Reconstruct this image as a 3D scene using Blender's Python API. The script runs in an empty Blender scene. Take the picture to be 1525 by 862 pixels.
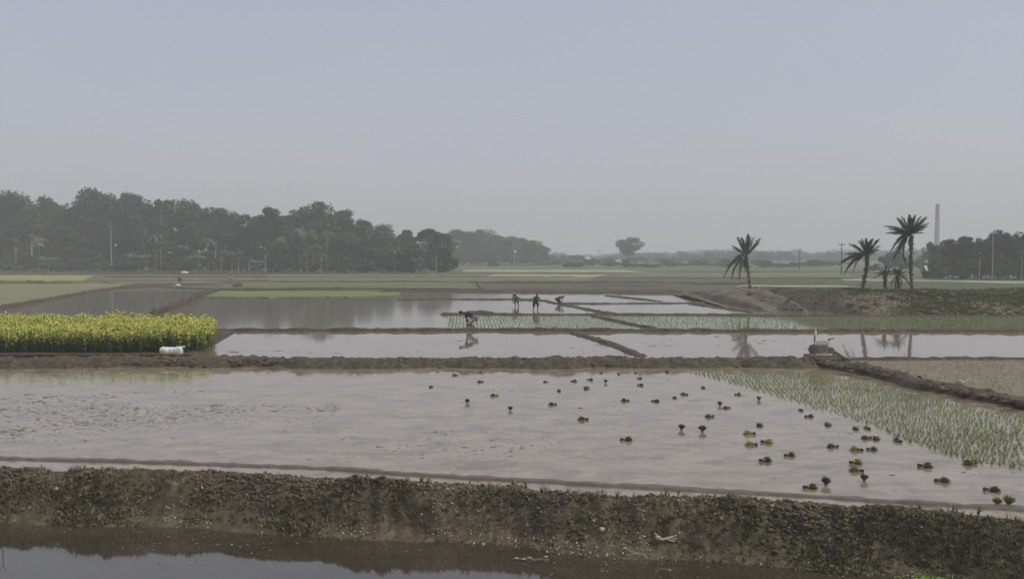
import bpy, bmesh, math, random
import numpy as np
from mathutils import Vector, Matrix

S = bpy.context.scene
COL = S.collection
R = math.radians
rng = np.random.default_rng(7)
random.seed(7)

# ------------------------------------------------------------------ camera
F = 1300.0                      # focal length in photograph pixels (1525 wide)
CAMZ = 4.5
PITCH = math.atan(51 / F)
cam_d = bpy.data.cameras.new("camera")
cam = bpy.data.objects.new("camera", cam_d)
COL.objects.link(cam)
cam.location = (0, 0, CAMZ)
cam.rotation_euler = (math.pi / 2 - PITCH, 0, 0)
cam_d.sensor_width = 36
cam_d.lens = 36 * F / 1525
cam_d.clip_start = 0.1
cam_d.clip_end = 12000
S.camera = cam

# ------------------------------------------------------------------ world, sun, exposure
SUN_EL, SUN_AZ = 47, 98          # azimuth clockwise from +Y (ahead), to the right
w = bpy.data.worlds.new("World")
S.world = w
w.use_nodes = True
nt = w.node_tree
nt.nodes.clear()
out = nt.nodes.new("ShaderNodeOutputWorld")
bg = nt.nodes.new("ShaderNodeBackground")
sky = nt.nodes.new("ShaderNodeTexSky")
sky.sky_type = 'NISHITA'
sky.sun_disc = False
sky.sun_elevation = R(SUN_EL)
sky.sun_rotation = R(SUN_AZ)
sky.dust_density = 4.0
sky.air_density = 1.2
sky.ozone_density = 3.0
veil = nt.nodes.new("ShaderNodeMix")          # thin high overcast: the same grey all over
veil.data_type = 'RGBA'
veil.inputs[0].default_value = 0.78
tcw = nt.nodes.new("ShaderNodeTexCoord")        # very faint streaks in the overcast
mpw = nt.nodes.new("ShaderNodeMapping"); mpw.inputs["Scale"].default_value = (1.2, 1.2, 5)
nzw = nt.nodes.new("ShaderNodeTexNoise"); nzw.inputs["Scale"].default_value = 1.6; nzw.inputs["Detail"].default_value = 5
rw = nt.nodes.new("ShaderNodeValToRGB")
rw.color_ramp.elements[0].position, rw.color_ramp.elements[0].color = 0.3, (0.80, 0.835, 0.98, 1)
rw.color_ramp.elements[1].position, rw.color_ramp.elements[1].color = 0.7, (0.87, 0.88, 0.985, 1)
mw = nt.nodes.new("ShaderNodeMix"); mw.data_type = 'RGBA'; mw.blend_type = 'MULTIPLY'; mw.inputs[0].default_value = 1.0
sx = nt.nodes.new("ShaderNodeSeparateXYZ"); er = nt.nodes.new("ShaderNodeValToRGB")   # warmer and paler towards the horizon
er.color_ramp.elements[0].position, er.color_ramp.elements[0].color = 0.0, (1.0, 0.962, 0.918, 1)
er.color_ramp.elements[1].position, er.color_ramp.elements[1].color = 0.38, (0.86, 0.888, 0.95, 1)
ml = nt.nodes.new("ShaderNodeVectorMath"); ml.operation = 'SCALE'; ml.inputs[3].default_value = 5.45
nt.links.new(tcw.outputs["Generated"], sx.inputs[0]); nt.links.new(sx.outputs[2], er.inputs[0]); nt.links.new(er.outputs[0], ml.inputs[0]); nt.links.new(ml.outputs[0], mw.inputs[7])
nt.links.new(tcw.outputs["Generated"], mpw.inputs[0]); nt.links.new(mpw.outputs[0], nzw.inputs[0]); nt.links.new(nzw.outputs[0], rw.inputs[0])
nt.links.new(rw.outputs[0], mw.inputs[6]); nt.links.new(mw.outputs[2], veil.inputs[7])
nt.links.new(sky.outputs[0], veil.inputs[6])
nt.links.new(veil.outputs[2], bg.inputs[0])
bg.inputs[1].default_value = 0.1
nt.links.new(bg.outputs[0], out.inputs[0])

sd = bpy.data.lights.new("sun", 'SUN')
sd.energy = 1.5
sd.angle = R(14)
sd.color = (1.0, 0.94, 0.78)
sun = bpy.data.objects.new("sun", sd)
COL.objects.link(sun)
dv = Vector((math.sin(R(SUN_AZ)) * math.cos(R(SUN_EL)), math.cos(R(SUN_AZ)) * math.cos(R(SUN_EL)), math.sin(R(SUN_EL))))
sun.rotation_euler = dv.to_track_quat('Z', 'Y').to_euler()

S.view_settings.view_transform = 'Standard'
S.view_settings.look = 'None'
S.view_settings.exposure = 0.25
S.view_settings.gamma = 1.0
S.render.engine = 'CYCLES'
S.cycles.use_denoising = True
S.cycles.max_bounces = 6
S.cycles.diffuse_bounces = 2
S.cycles.glossy_bounces = 3
S.cycles.transmission_bounces = 2
S.cycles.volume_bounces = 1
S.cycles.transparent_max_bounces = 4
S.cycles.caustics_reflective = False
S.cycles.caustics_refractive = False

# ------------------------------------------------------------------ pixel of the photo -> place in the world
cp, sp_ = math.cos(PITCH), math.sin(PITCH)
def ray(px, py):
    x = (px - 762.5) / F
    y = (431 - py) / F
    return (x, cp + y * sp_, y * cp - sp_)
def G(px, py, z=0.0):
    r = ray(px, py)
    t = (z - CAMZ) / r[2]
    return (r[0] * t, r[1] * t)
def P(px, py, Y):
    r = ray(px, py)
    t = Y / r[1]
    return (r[0] * t, Y, CAMZ + r[2] * t)
def XA(px, Y):
    return P(px, 400, Y)[0]
def GV(px, py, z=0.0):
    g = G(px, py, z)
    return Vector((g[0], g[1], z))

# ------------------------------------------------------------------ noise
def _h(ix, iy, s):
    n = (ix.astype(np.int64) * 374761393 + iy.astype(np.int64) * 668265263 + s * 1442695041) & 0xffffffff
    n = ((n ^ (n >> 13)) * 1274126177) & 0xffffffff
    n = n ^ (n >> 16)
    return (n & 0xffff) / 65535.0
def vn(x, y, s=0):
    x = np.asarray(x, float); y = np.asarray(y, float)
    ix, iy = np.floor(x), np.floor(y)
    fx, fy = x - ix, y - iy
    fx = fx * fx * (3 - 2 * fx); fy = fy * fy * (3 - 2 * fy)
    a, b = _h(ix, iy, s), _h(ix + 1, iy, s)
    c, d = _h(ix, iy + 1, s), _h(ix + 1, iy + 1, s)
    return (a * (1 - fx) + b * fx) * (1 - fy) + (c * (1 - fx) + d * fx) * fy - 0.5
def fbm(x, y, s=0, o=4):
    r = 0; a = 1.0
    for k in range(o):
        r = r + a * vn(x * 2 ** k, y * 2 ** k, s + k * 17)
        a *= 0.5
    return r

# ------------------------------------------------------------------ mesh helpers
def link(name, me, parent=None, loc=None):
    o = bpy.data.objects.new(name, me)
    COL.objects.link(o)
    if parent is not None: o.parent = parent
    if loc is not None: o.location = loc
    return o
def np_mesh(name, V, Fc, mats, mi=None, smooth=False):
    me = bpy.data.meshes.new(name)
    V = np.asarray(V, np.float32); Fc = np.asarray(Fc, np.int32)
    n, k = Fc.shape
    me.vertices.add(len(V)); me.vertices.foreach_set("co", V.ravel())
    me.loops.add(n * k); me.loops.foreach_set("vertex_index", Fc.ravel())
    me.polygons.add(n)
    me.polygons.foreach_set("loop_start", np.arange(0, n * k, k, dtype=np.int32))
    me.polygons.foreach_set("loop_total", np.full(n, k, np.int32))
    for m in mats: me.materials.append(m)
    if mi is not None: me.polygons.foreach_set("material_index", np.asarray(mi, np.int32))
    if smooth: me.polygons.foreach_set("use_smooth", np.ones(n, bool))
    me.update(calc_edges=True)
    me.validate()
    return me
def quads_from(centres, A, B):
    """quads centre +-A +-B ; all (n,3)"""
    n = len(centres)
    V = np.empty((n, 4, 3))
    V[:, 0] = centres - A - B; V[:, 1] = centres + A - B
    V[:, 2] = centres + A + B; V[:, 3] = centres - A + B
    return V.reshape(-1, 3), np.arange(n * 4).reshape(n, 4)
def scatter(base, pos, rot, scl, jitter=None):
    """copies base (V,F,mi) at pos with z rotation and scale; one big V,F,mi"""
    V, Fc, mi = base
    n = len(pos)
    c, s = np.cos(rot)[:, None], np.sin(rot)[:, None]
    x = V[None, :, 0] * c - V[None, :, 1] * s
    y = V[None, :, 0] * s + V[None, :, 1] * c
    z = np.broadcast_to(V[None, :, 2], x.shape)
    scl = np.asarray(scl)
    if scl.ndim == 1: scl = np.stack([scl] * 3, 1)
    out = np.stack([x * scl[:, :1] + pos[:, :1], y * scl[:, 1:2] + pos[:, 1:2], z * scl[:, 2:] + pos[:, 2:]], 2)
    FF = (Fc[None] + (np.arange(n) * len(V))[:, None, None]).reshape(-1, Fc.shape[1])
    return out.reshape(-1, 3), FF, np.tile(mi, n)
def merge(parts):
    Vs, Fs, Ms = [], [], []
    o = 0
    for V, Fc, mi in parts:
        Vs.append(V); Fs.append(Fc + o); Ms.append(mi); o += len(V)
    return np.concatenate(Vs), np.concatenate(Fs), np.concatenate(Ms)
class MB:
    def __init__(s): s.v = []; s.f = []; s.m = []
    def add(s, V, Fc, m=0):
        o = len(s.v); s.v += [tuple(p) for p in V]; s.f += [tuple(i + o for i in f) for f in Fc]; s.m += [m] * len(Fc)
    def box(s, c, d, rz=0, m=0, taper=1.0, bev=0.0):
        hx, hy, hz = d[0] / 2, d[1] / 2, d[2] / 2
        V = []
        cz, sz = math.cos(rz), math.sin(rz)
        for z, k in ((-hz, 1.0), (hz, taper)):
            for x, y in ((-hx, -hy), (hx, -hy), (hx, hy), (-hx, hy)):
                x2, y2 = x * k, y * k
                V.append((c[0] + x2 * cz - y2 * sz, c[1] + x2 * sz + y2 * cz, c[2] + z))
        s.add(V, [(0, 3, 2, 1), (4, 5, 6, 7), (0, 1, 5, 4), (1, 2, 6, 5), (2, 3, 7, 6), (3, 0, 4, 7)], m)
    def tube(s, pts, rad, n=8, m=0, cap=True):
        pts = [Vector(p) for p in pts]
        V = []; Fc = []
        for i, p in enumerate(pts):
            d = (pts[min(i + 1, len(pts) - 1)] - pts[max(i - 1, 0)]).normalized()
            a = d.cross(Vector((0, 0, 1)))
            if a.length < 0.05: a = d.cross(Vector((0, 1, 0)))
            a.normalize(); b = d.cross(a).normalized()
            r = rad[i] if hasattr(rad, '__len__') else rad
            for k in range(n):
                t = 2 * math.pi * k / n
                V.append(p + a * (r * math.cos(t)) + b * (r * math.sin(t)))
        for i in range(len(pts) - 1):
            for k in range(n):
                k2 = (k + 1) % n
                Fc.append((i * n + k, i * n + k2, (i + 1) * n + k2, (i + 1) * n + k))
        if cap:
            Fc.append(tuple(range(n - 1, -1, -1)))
            Fc.append(tuple(range((len(pts) - 1) * n, len(pts) * n)))
        s.add(V, Fc, m)
    def lump(s, c, r, sub=1, jit=0.2, seed=0, m=0):
        bm = bmesh.new(); bmesh.ops.create_icosphere(bm, subdivisions=sub, radius=1)
        rr = random.Random(seed)
        V = []
        for v in bm.verts:
            k = 1 + rr.uniform(-jit, jit)
            V.append((c[0] + v.co.x * r[0] * k, c[1] + v.co.y * r[1] * k, c[2] + v.co.z * r[2] * k))
        Fc = [tuple(v.index for v in f.verts) for f in bm.faces]
        bm.free(); s.add(V, Fc, m)
    def mesh(s, name, mats, smooth=False):
        me = bpy.data.meshes.new(name)
        me.from_pydata(s.v, [], s.f)
        for m in mats: me.materials.append(m)
        for p, m in zip(me.polygons, s.m):
            p.material_index = m; p.use_smooth = smooth
        me.update()
        return me
    def build(s, name, mats, parent=None, smooth=False):
        if not isinstance(mats, (list, tuple)): mats = [mats]
        return link(name, s.mesh(name, mats, smooth), parent)
def struct(o): o["kind"] = "structure"; return o
def stuff(o, label=None, cat=None):
    o["kind"] = "stuff"
    if label: o["label"] = label
    if cat: o["category"] = cat
    return o
def tag(o, label, cat, group=None):
    o["label"] = label; o["category"] = cat
    if group: o["group"] = group
    return o
def empty(name, loc, label=None, cat=None, group=None, rz=0):
    o = bpy.data.objects.new(name, None); COL.objects.link(o)
    o.location = loc; o.rotation_euler = (0, 0, rz)
    if label: tag(o, label, cat, group)
    return o
def copy_tree(o, parent=None):
    c = o.copy(); COL.objects.link(c); c.parent = parent
    for ch in list(o.children): copy_tree(ch, c)
    return c
def inside(poly, x, y):
    poly = np.asarray(poly); r = np.zeros(len(x), bool); j = len(poly) - 1
    for i in range(len(poly)):
        xi, yi = poly[i][:2]; xj, yj = poly[j][:2]
        c = ((yi > y) != (yj > y)) & (x < (xj - xi) * (y - yi) / (yj - yi + 1e-12) + xi)
        r ^= c; j = i
    return r

# ------------------------------------------------------------------ materials
def mat(name):
    m = bpy.data.materials.new(name); m.use_nodes = True
    n = m.node_tree
    return m, n, n.nodes["Principled BSDF"]
def N(n, t, **kw):
    x = n.nodes.new(t)
    for k, v in kw.items(): setattr(x, k, v)
    return x
def noise(n, scale, detail=4, rough=0.6, stretch=None, dist=0.0):
    tc = N(n, "ShaderNodeTexCoord"); mp = N(n, "ShaderNodeMapping")
    n.links.new(tc.outputs["Object"], mp.inputs[0])
    if stretch: mp.inputs["Scale"].default_value = stretch
    t = N(n, "ShaderNodeTexNoise")
    t.inputs["Scale"].default_value = scale; t.inputs["Detail"].default_value = detail
    t.inputs["Roughness"].default_value = rough; t.inputs["Distortion"].default_value = dist
    n.links.new(mp.outputs[0], t.inputs[0])
    return t
def ramp(n, src, stops):
    r = N(n, "ShaderNodeValToRGB")
    e = r.color_ramp.elements
    e[0].position, e[0].color = stops[0][0], (*stops[0][1], 1)
    e[1].position, e[1].color = stops[-1][0], (*stops[-1][1], 1)
    for p, c in stops[1:-1]:
        q = e.new(p); q.color = (*c, 1)
    n.links.new(src, r.inputs[0])
    return r
def mixc(n, fac, a, b, mode='MIX'):
    m = N(n, "ShaderNodeMix", data_type='RGBA', blend_type=mode)
    for i, s in ((0, fac), (6, a), (7, b)):
        if isinstance(s, (int, float)): m.inputs[i].default_value = s
        elif isinstance(s, tuple): m.inputs[i].default_value = (*s, 1)
        else: n.links.new(s, m.inputs[i])
    return m.outputs[2]
def bump(n, b, src, strength, dist):
    bp = N(n, "ShaderNodeBump"); bp.inputs["Strength"].default_value = strength; bp.inputs["Distance"].default_value = dist
    n.links.new(src, bp.inputs["Height"]); n.links.new(bp.outputs[0], b.inputs["Normal"])
def flat(name, c, rough=0.7, var=0.0, scale=8.0, spec=0.3, bmp=0.0):
    m, n, b = mat(name)
    b.inputs["Roughness"].default_value = rough; b.inputs["Specular IOR Level"].default_value = spec
    if var:
        t = noise(n, scale, 5)
        r = ramp(n, t.outputs[0], [(0.3, tuple(x * (1 - var) for x in c)), (0.7, tuple(min(1, x * (1 + var)) for x in c))])
        n.links.new(r.outputs[0], b.inputs["Base Color"])
        if bmp: bump(n, b, t.outputs[0], 0.6, bmp)
    else: b.inputs["Base Color"].default_value = (*c, 1)
    return m
def leafy(name, stops, rough=0.6, trans=0.0, spec=0.25):
    """colour by leaf (random per island)"""
    m, n, b = mat(name)
    g = N(n, "ShaderNodeNewGeometry")
    oi = N(n, "ShaderNodeObjectInfo")
    r = ramp(n, g.outputs["Random Per Island"], stops)
    hs = N(n, "ShaderNodeHueSaturation")
    mr = N(n, "ShaderNodeMapRange"); mr.inputs[3].default_value = 0.75; mr.inputs[4].default_value = 1.3
    n.links.new(oi.outputs["Random"], mr.inputs[0]); n.links.new(mr.outputs[0], hs.inputs["Value"])
    if name == "tree_leaves":
        mr.inputs[3].default_value = 0.4; mr.inputs[4].default_value = 1.7
        hm = N(n, "ShaderNodeMapRange"); hm.inputs[3].default_value = 0.468; hm.inputs[4].default_value = 0.515
        fr_ = N(n, "ShaderNodeMath", operation='FRACT'); m7 = N(n, "ShaderNodeMath", operation='MULTIPLY'); m7.inputs[1].default_value = 7.3
        n.links.new(oi.outputs["Random"], m7.inputs[0]); n.links.new(m7.outputs[0], fr_.inputs[0]); n.links.new(fr_.outputs[0], hm.inputs[0]); n.links.new(hm.outputs[0], hs.inputs["Hue"])
    n.links.new(r.outputs[0], hs.inputs["Color"]); n.links.new(hs.outputs[0], b.inputs["Base Color"])
    b.inputs["Roughness"].default_value = rough; b.inputs["Specular IOR Level"].default_value = spec
    if trans:
        tr = N(n, "ShaderNodeBsdfTranslucent"); n.links.new(hs.outputs[0], tr.inputs[0])
        mx = N(n, "ShaderNodeMixShader"); mx.inputs[0].default_value = trans
        o = n.nodes["Material Output"]
        n.links.new(b.outputs[0], mx.inputs[1]); n.links.new(tr.outputs[0], mx.inputs[2]); n.links.new(mx.outputs[0], o.inputs[0])
    return m
def water(name, body, body2, muddy=0.5, mud=(0.16, 0.13, 0.11), scale=0.25, rough=0.03, bumpd=0.0006, stretch=(1, 2.2, 1), mudr=0.35, ior=1.333, soft=0.07):
    """still shallow turbid water; where muddy, wet mud breaks the surface"""
    m, n, b = mat(name)
    t1 = noise(n, scale, 6, 0.6, stretch)
    c1 = ramp(n, t1.outputs[0], [(0.35, body), (0.65, body2)])
    t2 = noise(n, scale * 2.3, 9, 0.72, stretch, 0.6)
    f = ramp(n, t2.outputs[0], [(muddy, (0, 0, 0)), (muddy + soft, (1, 1, 1))])
    n.links.new(mixc(n, f.outputs[0], c1.outputs[0], mud), b.inputs["Base Color"])
    rr = N(n, "ShaderNodeMapRange"); n.links.new(f.outputs[0], rr.inputs[0])
    rr.inputs[3].default_value = rough; rr.inputs[4].default_value = mudr
    n.links.new(rr.outputs[0], b.inputs["Roughness"])
    b.inputs["IOR"].default_value = ior
    t3 = noise(n, 1.4, 3, 0.5, (1, 1.6, 1))
    t4 = noise(n, 14, 4, 0.6)
    ad = N(n, "ShaderNodeMath", operation='MULTIPLY_ADD')
    n.links.new(t4.outputs[0], ad.inputs[0]); n.links.new(f.outputs[0], ad.inputs[1]); n.links.new(t3.outputs[0], ad.inputs[2])
    bump(n, b, ad.outputs[0], 1.0, bumpd)
    return m
def earth(name, stops, scale=3, bmpd=0.02, rough=0.85, stretch=None, spec=0.25):
    m, n, b = mat(name)
    t = noise(n, scale, 8, 0.68, stretch)
    r = ramp(n, t.outputs[0], stops)
    n.links.new(r.outputs[0], b.inputs["Base Color"])
    b.inputs["Roughness"].default_value = rough; b.inputs["Specular IOR Level"].default_value = spec
    bump(n, b, t.outputs[0], 0.8, bmpd)
    return m

M = {}
M['water_front'] = water("muddy_water", (0.165, 0.128, 0.082), (0.33, 0.262, 0.182), muddy=0.46, mud=(0.38, 0.30, 0.21), scale=0.7, rough=0.05, bumpd=0.0008, ior=1.74, soft=0.2, mudr=0.24, stretch=(1.0, 1.5, 1))
M['water_mid'] = water("still_water", (0.215, 0.175, 0.128), (0.285, 0.236, 0.176), muddy=0.62, mud=(0.16, 0.13, 0.105), scale=0.35, rough=0.04, bumpd=0.0010, ior=1.7)
M['water_far'] = water("far_water", (0.17, 0.148, 0.115), (0.23, 0.20, 0.16), muddy=0.74, mud=(0.13, 0.105, 0.09), scale=0.12, rough=0.07, bumpd=0.0018)
M['water_green'] = water("planted_water", (0.165, 0.175, 0.100), (0.20, 0.20, 0.125), muddy=0.70, mud=(0.16, 0.14, 0.10), scale=0.3, rough=0.06, bumpd=0.0012, ior=1.65)
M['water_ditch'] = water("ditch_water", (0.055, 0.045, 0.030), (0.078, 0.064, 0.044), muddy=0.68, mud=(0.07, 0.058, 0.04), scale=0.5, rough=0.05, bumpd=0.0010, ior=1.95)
M['wet_mud'] = earth("wet_mud", [(0.3, (0.10, 0.083, 0.062)), (0.7, (0.17, 0.143, 0.11))], 6, 0.01, 0.5, spec=0.4)
M['bund'] = earth("bund_earth", [(0.3, (0.042, 0.036, 0.020)), (0.5, (0.085, 0.071, 0.043)), (0.74, (0.17, 0.142, 0.098))], 4.0, 0.03, 0.8)
M['bank'] = earth("bank_earth", [(0.28, (0.065, 0.054, 0.030)), (0.5, (0.12, 0.098, 0.060)), (0.74, (0.215, 0.172, 0.12))], 3.4, 0.03, 0.8)
M['clod'] = earth("clod_earth", [(0.3, (0.075, 0.058, 0.036)), (0.7, (0.18, 0.145, 0.10))], 9, 0.01, 0.75)
M['far_bank'] = earth("far_bank_earth", [(0.28, (0.10, 0.082, 0.055)), (0.5, (0.16, 0.132, 0.092)), (0.74, (0.25, 0.205, 0.15))], 0.5, 0.12, 0.9)
M['ground'] = earth("field_ground", [(0.3, (0.10, 0.105, 0.062)), (0.55, (0.135, 0.14, 0.085)), (0.7, (0.16, 0.145, 0.105))], 0.05, 0.05, 0.95, (0.35, 1.4, 1))
M['brown_field'] = earth("ploughed_field", [(0.3, (0.092, 0.083, 0.055)), (0.7, (0.15, 0.136, 0.095))], 0.15, 0.05, 0.9, (0.2, 1.5, 1))
M['olive_field'] = earth("olive_field", [(0.3, (0.20, 0.195, 0.095)), (0.7, (0.26, 0.25, 0.13))], 0.12, 0.05, 0.95, (0.25, 1.4, 1))
M['yellow_field'] = earth("distant_mustard", [(0.3, (0.27, 0.265, 0.09)), (0.7, (0.38, 0.36, 0.13))], 0.4, 0.05, 0.95, (0.3, 1.4, 1))
M['green_field'] = earth("green_field", [(0.3, (0.125, 0.14, 0.07)), (0.7, (0.19, 0.195, 0.105))], 0.2, 0.05, 0.95, (0.3, 1.4, 1))
M['bright_field'] = earth("seedbed_green", [(0.3, (0.15, 0.19, 0.07)), (0.7, (0.22, 0.26, 0.11))], 0.35, 0.05, 0.95, (0.3, 1.4, 1))
M['pale_field'] = earth("pale_field", [(0.3, (0.28, 0.30, 0.17)), (0.7, (0.37, 0.385, 0.23))], 0.2, 0.05, 0.95, (0.3, 1.4, 1))
M['dark_field'] = earth("dark_green_field", [(0.3, (0.075, 0.09, 0.045)), (0.7, (0.11, 0.12, 0.065))], 0.2, 0.05, 0.95, (0.3, 1.4, 1))
M['leaf'] = leafy("tree_leaves", [(0.0, (0.018, 0.038, 0.018)), (0.6, (0.040, 0.070, 0.036)), (1.0, (0.095, 0.13, 0.070))], trans=0.15)
M['leaf_pale'] = leafy("pale_leaves", [(0.0, (0.11, 0.14, 0.075)), (1.0, (0.24, 0.27, 0.16))], trans=0.2)
M['bark'] = flat("bark", (0.13, 0.115, 0.09), 0.9, 0.35, 2.0)
M['bark_pale'] = flat("pale_bark", (0.40, 0.38, 0.33), 0.9, 0.3, 1.0)
M['leaf_mid'] = leafy('mid_leaves', [(0.0, (0.06, 0.085, 0.045)), (1.0, (0.13, 0.16, 0.09))], trans=0.2)
M['palm_leaf'] = leafy("date_leaves", [(0.0, (0.06, 0.085, 0.045)), (1.0, (0.15, 0.18, 0.10))], trans=0.35)
M['palm_bark'] = flat("date_bark", (0.11, 0.095, 0.07), 0.95, 0.4, 6.0, bmp=0.05)
M['cut_bark'] = flat("cut_date_bark", (0.30, 0.26, 0.19), 0.9, 0.25, 6.0, bmp=0.03)
M['rice'] = leafy("rice_blades", [(0.0, (0.21, 0.26, 0.12)), (0.7, (0.34, 0.40, 0.20)), (1.0, (0.50, 0.53, 0.32))], trans=0.35)
M['rice_dull'] = leafy("dull_rice_blades", [(0.0, (0.22, 0.21, 0.11)), (1.0, (0.33, 0.31, 0.18))], trans=0.2)
M['bundle'] = leafy("bundle_leaves", [(0.0, (0.055, 0.072, 0.026)), (0.6, (0.115, 0.145, 0.048)), (1.0, (0.24, 0.28, 0.095))], trans=0.15)
M['bundle_bright'] = leafy("bright_bundle_leaves", [(0.0, (0.15, 0.18, 0.04)), (1.0, (0.40, 0.44, 0.11))], trans=0.2)
M['roots'] = flat("muddy_roots", (0.075, 0.06, 0.045), 0.9, 0.3, 20)
M['mus_green'] = leafy("mustard_stalks", [(0.0, (0.10, 0.15, 0.04)), (0.8, (0.21, 0.28, 0.08)), (1.0, (0.36, 0.42, 0.16))], trans=0.4)
M['mus_yellow'] = leafy("mustard_flowers", [(0.0, (0.46, 0.45, 0.07)), (0.6, (0.68, 0.65, 0.12)), (1.0, (0.78, 0.75, 0.34))], trans=0.3)
M['weed'] = leafy("bank_weeds", [(0.0, (0.07, 0.07, 0.027)), (0.4, (0.16, 0.145, 0.065)), (0.75, (0.34, 0.30, 0.18)), (1.0, (0.62, 0.56, 0.40))], trans=0.15)
M['weed_green'] = leafy("green_weeds", [(0.0, (0.05, 0.07, 0.022)), (0.7, (0.13, 0.16, 0.05)), (1.0, (0.28, 0.31, 0.13))], trans=0.2)
M['straw'] = leafy("pale_litter", [(0.0, (0.13, 0.12, 0.07)), (0.6, (0.28, 0.26, 0.17)), (1.0, (0.62, 0.58, 0.46))])
M['scum'] = leafy("green_scum", [(0.0, (0.10, 0.17, 0.03)), (1.0, (0.22, 0.33, 0.07))])
M['concrete'] = flat("pole_concrete", (0.30, 0.30, 0.285), 0.9, 0.12, 1.0)
M['dark_metal'] = flat("dark_metal", (0.05, 0.05, 0.052), 0.5, 0.2, 6)
M['rust'] = flat("rusty_metal", (0.25, 0.20, 0.16), 0.8, 0.35, 9)
M['pale_metal'] = flat("pale_metal", (0.62, 0.60, 0.56), 0.6, 0.1, 9)
M['wood'] = flat("grey_wood", (0.25, 0.21, 0.16), 0.85, 0.25, 8)
M['sack'] = flat("white_sack", (0.74, 0.76, 0.68), 0.75, 0.06, 7, bmp=0.01)
M['white'] = flat("white_feather", (0.80, 0.79, 0.73), 0.8, 0.05, 20)
M['root_pale'] = flat("bleached_root", (0.55, 0.51, 0.42), 0.85, 0.2, 18, bmp=0.004)
M['brick'] = flat("sooty_brick", (0.15, 0.095, 0.075), 0.9, 0.2, 0.8)
M['brick_pale'] = flat("pale_brick", (0.33, 0.27, 0.24), 0.9, 0.15, 0.8)
M['skin'] = flat("brown_skin", (0.16, 0.085, 0.05), 0.55)
M['hair'] = flat("black_hair", (0.012, 0.011, 0.010), 0.6)
M['black_cloth'] = flat("black_cloth", (0.025, 0.025, 0.02), 0.9)
M['maroon_cloth'] = flat("maroon_cloth", (0.11, 0.055, 0.055), 0.9)
M['pale_cloth'] = flat("pale_grey_cloth", (0.42, 0.43, 0.37), 0.9, 0.15, 6)
M['grey_cloth'] = flat("grey_cloth", (0.11, 0.11, 0.105), 0.9, 0.15, 6)
M['tin'] = flat("tin_sheet", (0.5, 0.52, 0.53), 0.4, 0.1, 1)
M['daub'] = flat("daub_wall", (0.30, 0.26, 0.21), 0.9, 0.15, 1)
def checked(name, a, b_):
    m, n, b = mat(name)
    tc = N(n, "ShaderNodeTexCoord"); ck = N(n, "ShaderNodeTexChecker")
    ck.inputs["Scale"].default_value = 9; ck.inputs[1].default_value = (*a, 1); ck.inputs[2].default_value = (*b_, 1)
    n.links.new(tc.outputs["Object"], ck.inputs[0]); n.links.new(ck.outputs[0], b.inputs["Base Color"])
    b.inputs["Roughness"].default_value = 0.9
    return m
M['check_cloth'] = checked("checked_lungi", (0.55, 0.56, 0.50), (0.10, 0.11, 0.09))
M['mud_pale'] = flat('pale_muddy_metal', (0.36, 0.31, 0.26), 0.85, 0.4, 14)
M['mud_metal'] = flat('muddy_metal', (0.20, 0.165, 0.135), 0.8, 0.35, 9)

# ================================================================== SETTING
# ---- the foreground bank: crest line in the photo
CREST = [(-900, 672), (-400, 686), (0, 697), (250, 703), (500, 714), (740, 728), (1000, 741), (1250, 757), (1525, 780), (1900, 822), (2500, 900)]
cw = np.array([G(x, y, 0.20) for x, y in CREST])
def crestY(x): return np.interp(x, cw[:, 0], cw[:, 1], left=cw[0, 1], right=cw[-1, 1])
DITCH = -0.60

# ---- ground sheet, one piece out to the horizon, with the ditch cut into it
def build_ground():
    xs = np.concatenate([[-1900, -900, -300, -100], np.linspace(-40, 40, 161), [100, 300, 900, 1900]])
    rows = []
    for x in xs:
        c = float(crestY(np.clip(x, -30, 30)))
        ys = [-1900, -300, -60, -14, -9, -5, c - 0.9, c + 0.35, c + 1.2, c + 20, 200, 400, 900, 1900]
        zs = [-0.3, -0.3, -0.3, -0.2, -0.7, -1.1, -1.1, -1.1, -0.12, -0.03, -0.03, -0.03, -0.03, -0.03]
        rows.append([(x, y, z) for y, z in zip(ys, zs)])
    V = np.array(rows); a, b = V.shape[:2]
    Fc = [(i * b + j, (i + 1) * b + j, (i + 1) * b + j + 1, i * b + j + 1) for i in range(a - 1) for j in range(b - 1)]
    struct(link("ground", np_mesh("ground", V.reshape(-1, 3), Fc, [M['ground']])))
build_ground()

def sheet(name, pts, z, m, th=0.0, kind=True):
    """flat plot given by world x,y corners; th>0 makes it a low slab"""
    V = [(p[0], p[1], z + th) for p in pts]
    n = len(V)
    Fc = [tuple(range(n))]
    if th:
        V += [(p[0], p[1], z - 0.02) for p in pts]
        Fc += [(i, i + n, (i + 1) % n + n, (i + 1) % n) for i in range(n)]
    mb = MB(); mb.add(V, Fc)
    o = mb.build(name, m)
    bm = bmesh.new(); bm.from_mesh(o.data); bmesh.ops.recalc_face_normals(bm, faces=bm.faces)
    bm.faces.ensure_lookup_table()
    if bm.faces[0].normal.z < 0: bmesh.ops.reverse_faces(bm, faces=bm.faces)
    bm.to_mesh(o.data); bm.free()
    if kind: struct(o)
    return o
def gp(*pix): return [G(x, y) for x, y in pix]

Y_B1 = G(762, 543)[1]; Y_B2 = G(762, 493)[1]; Y_B3 = G(762, 468)[1]
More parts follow.
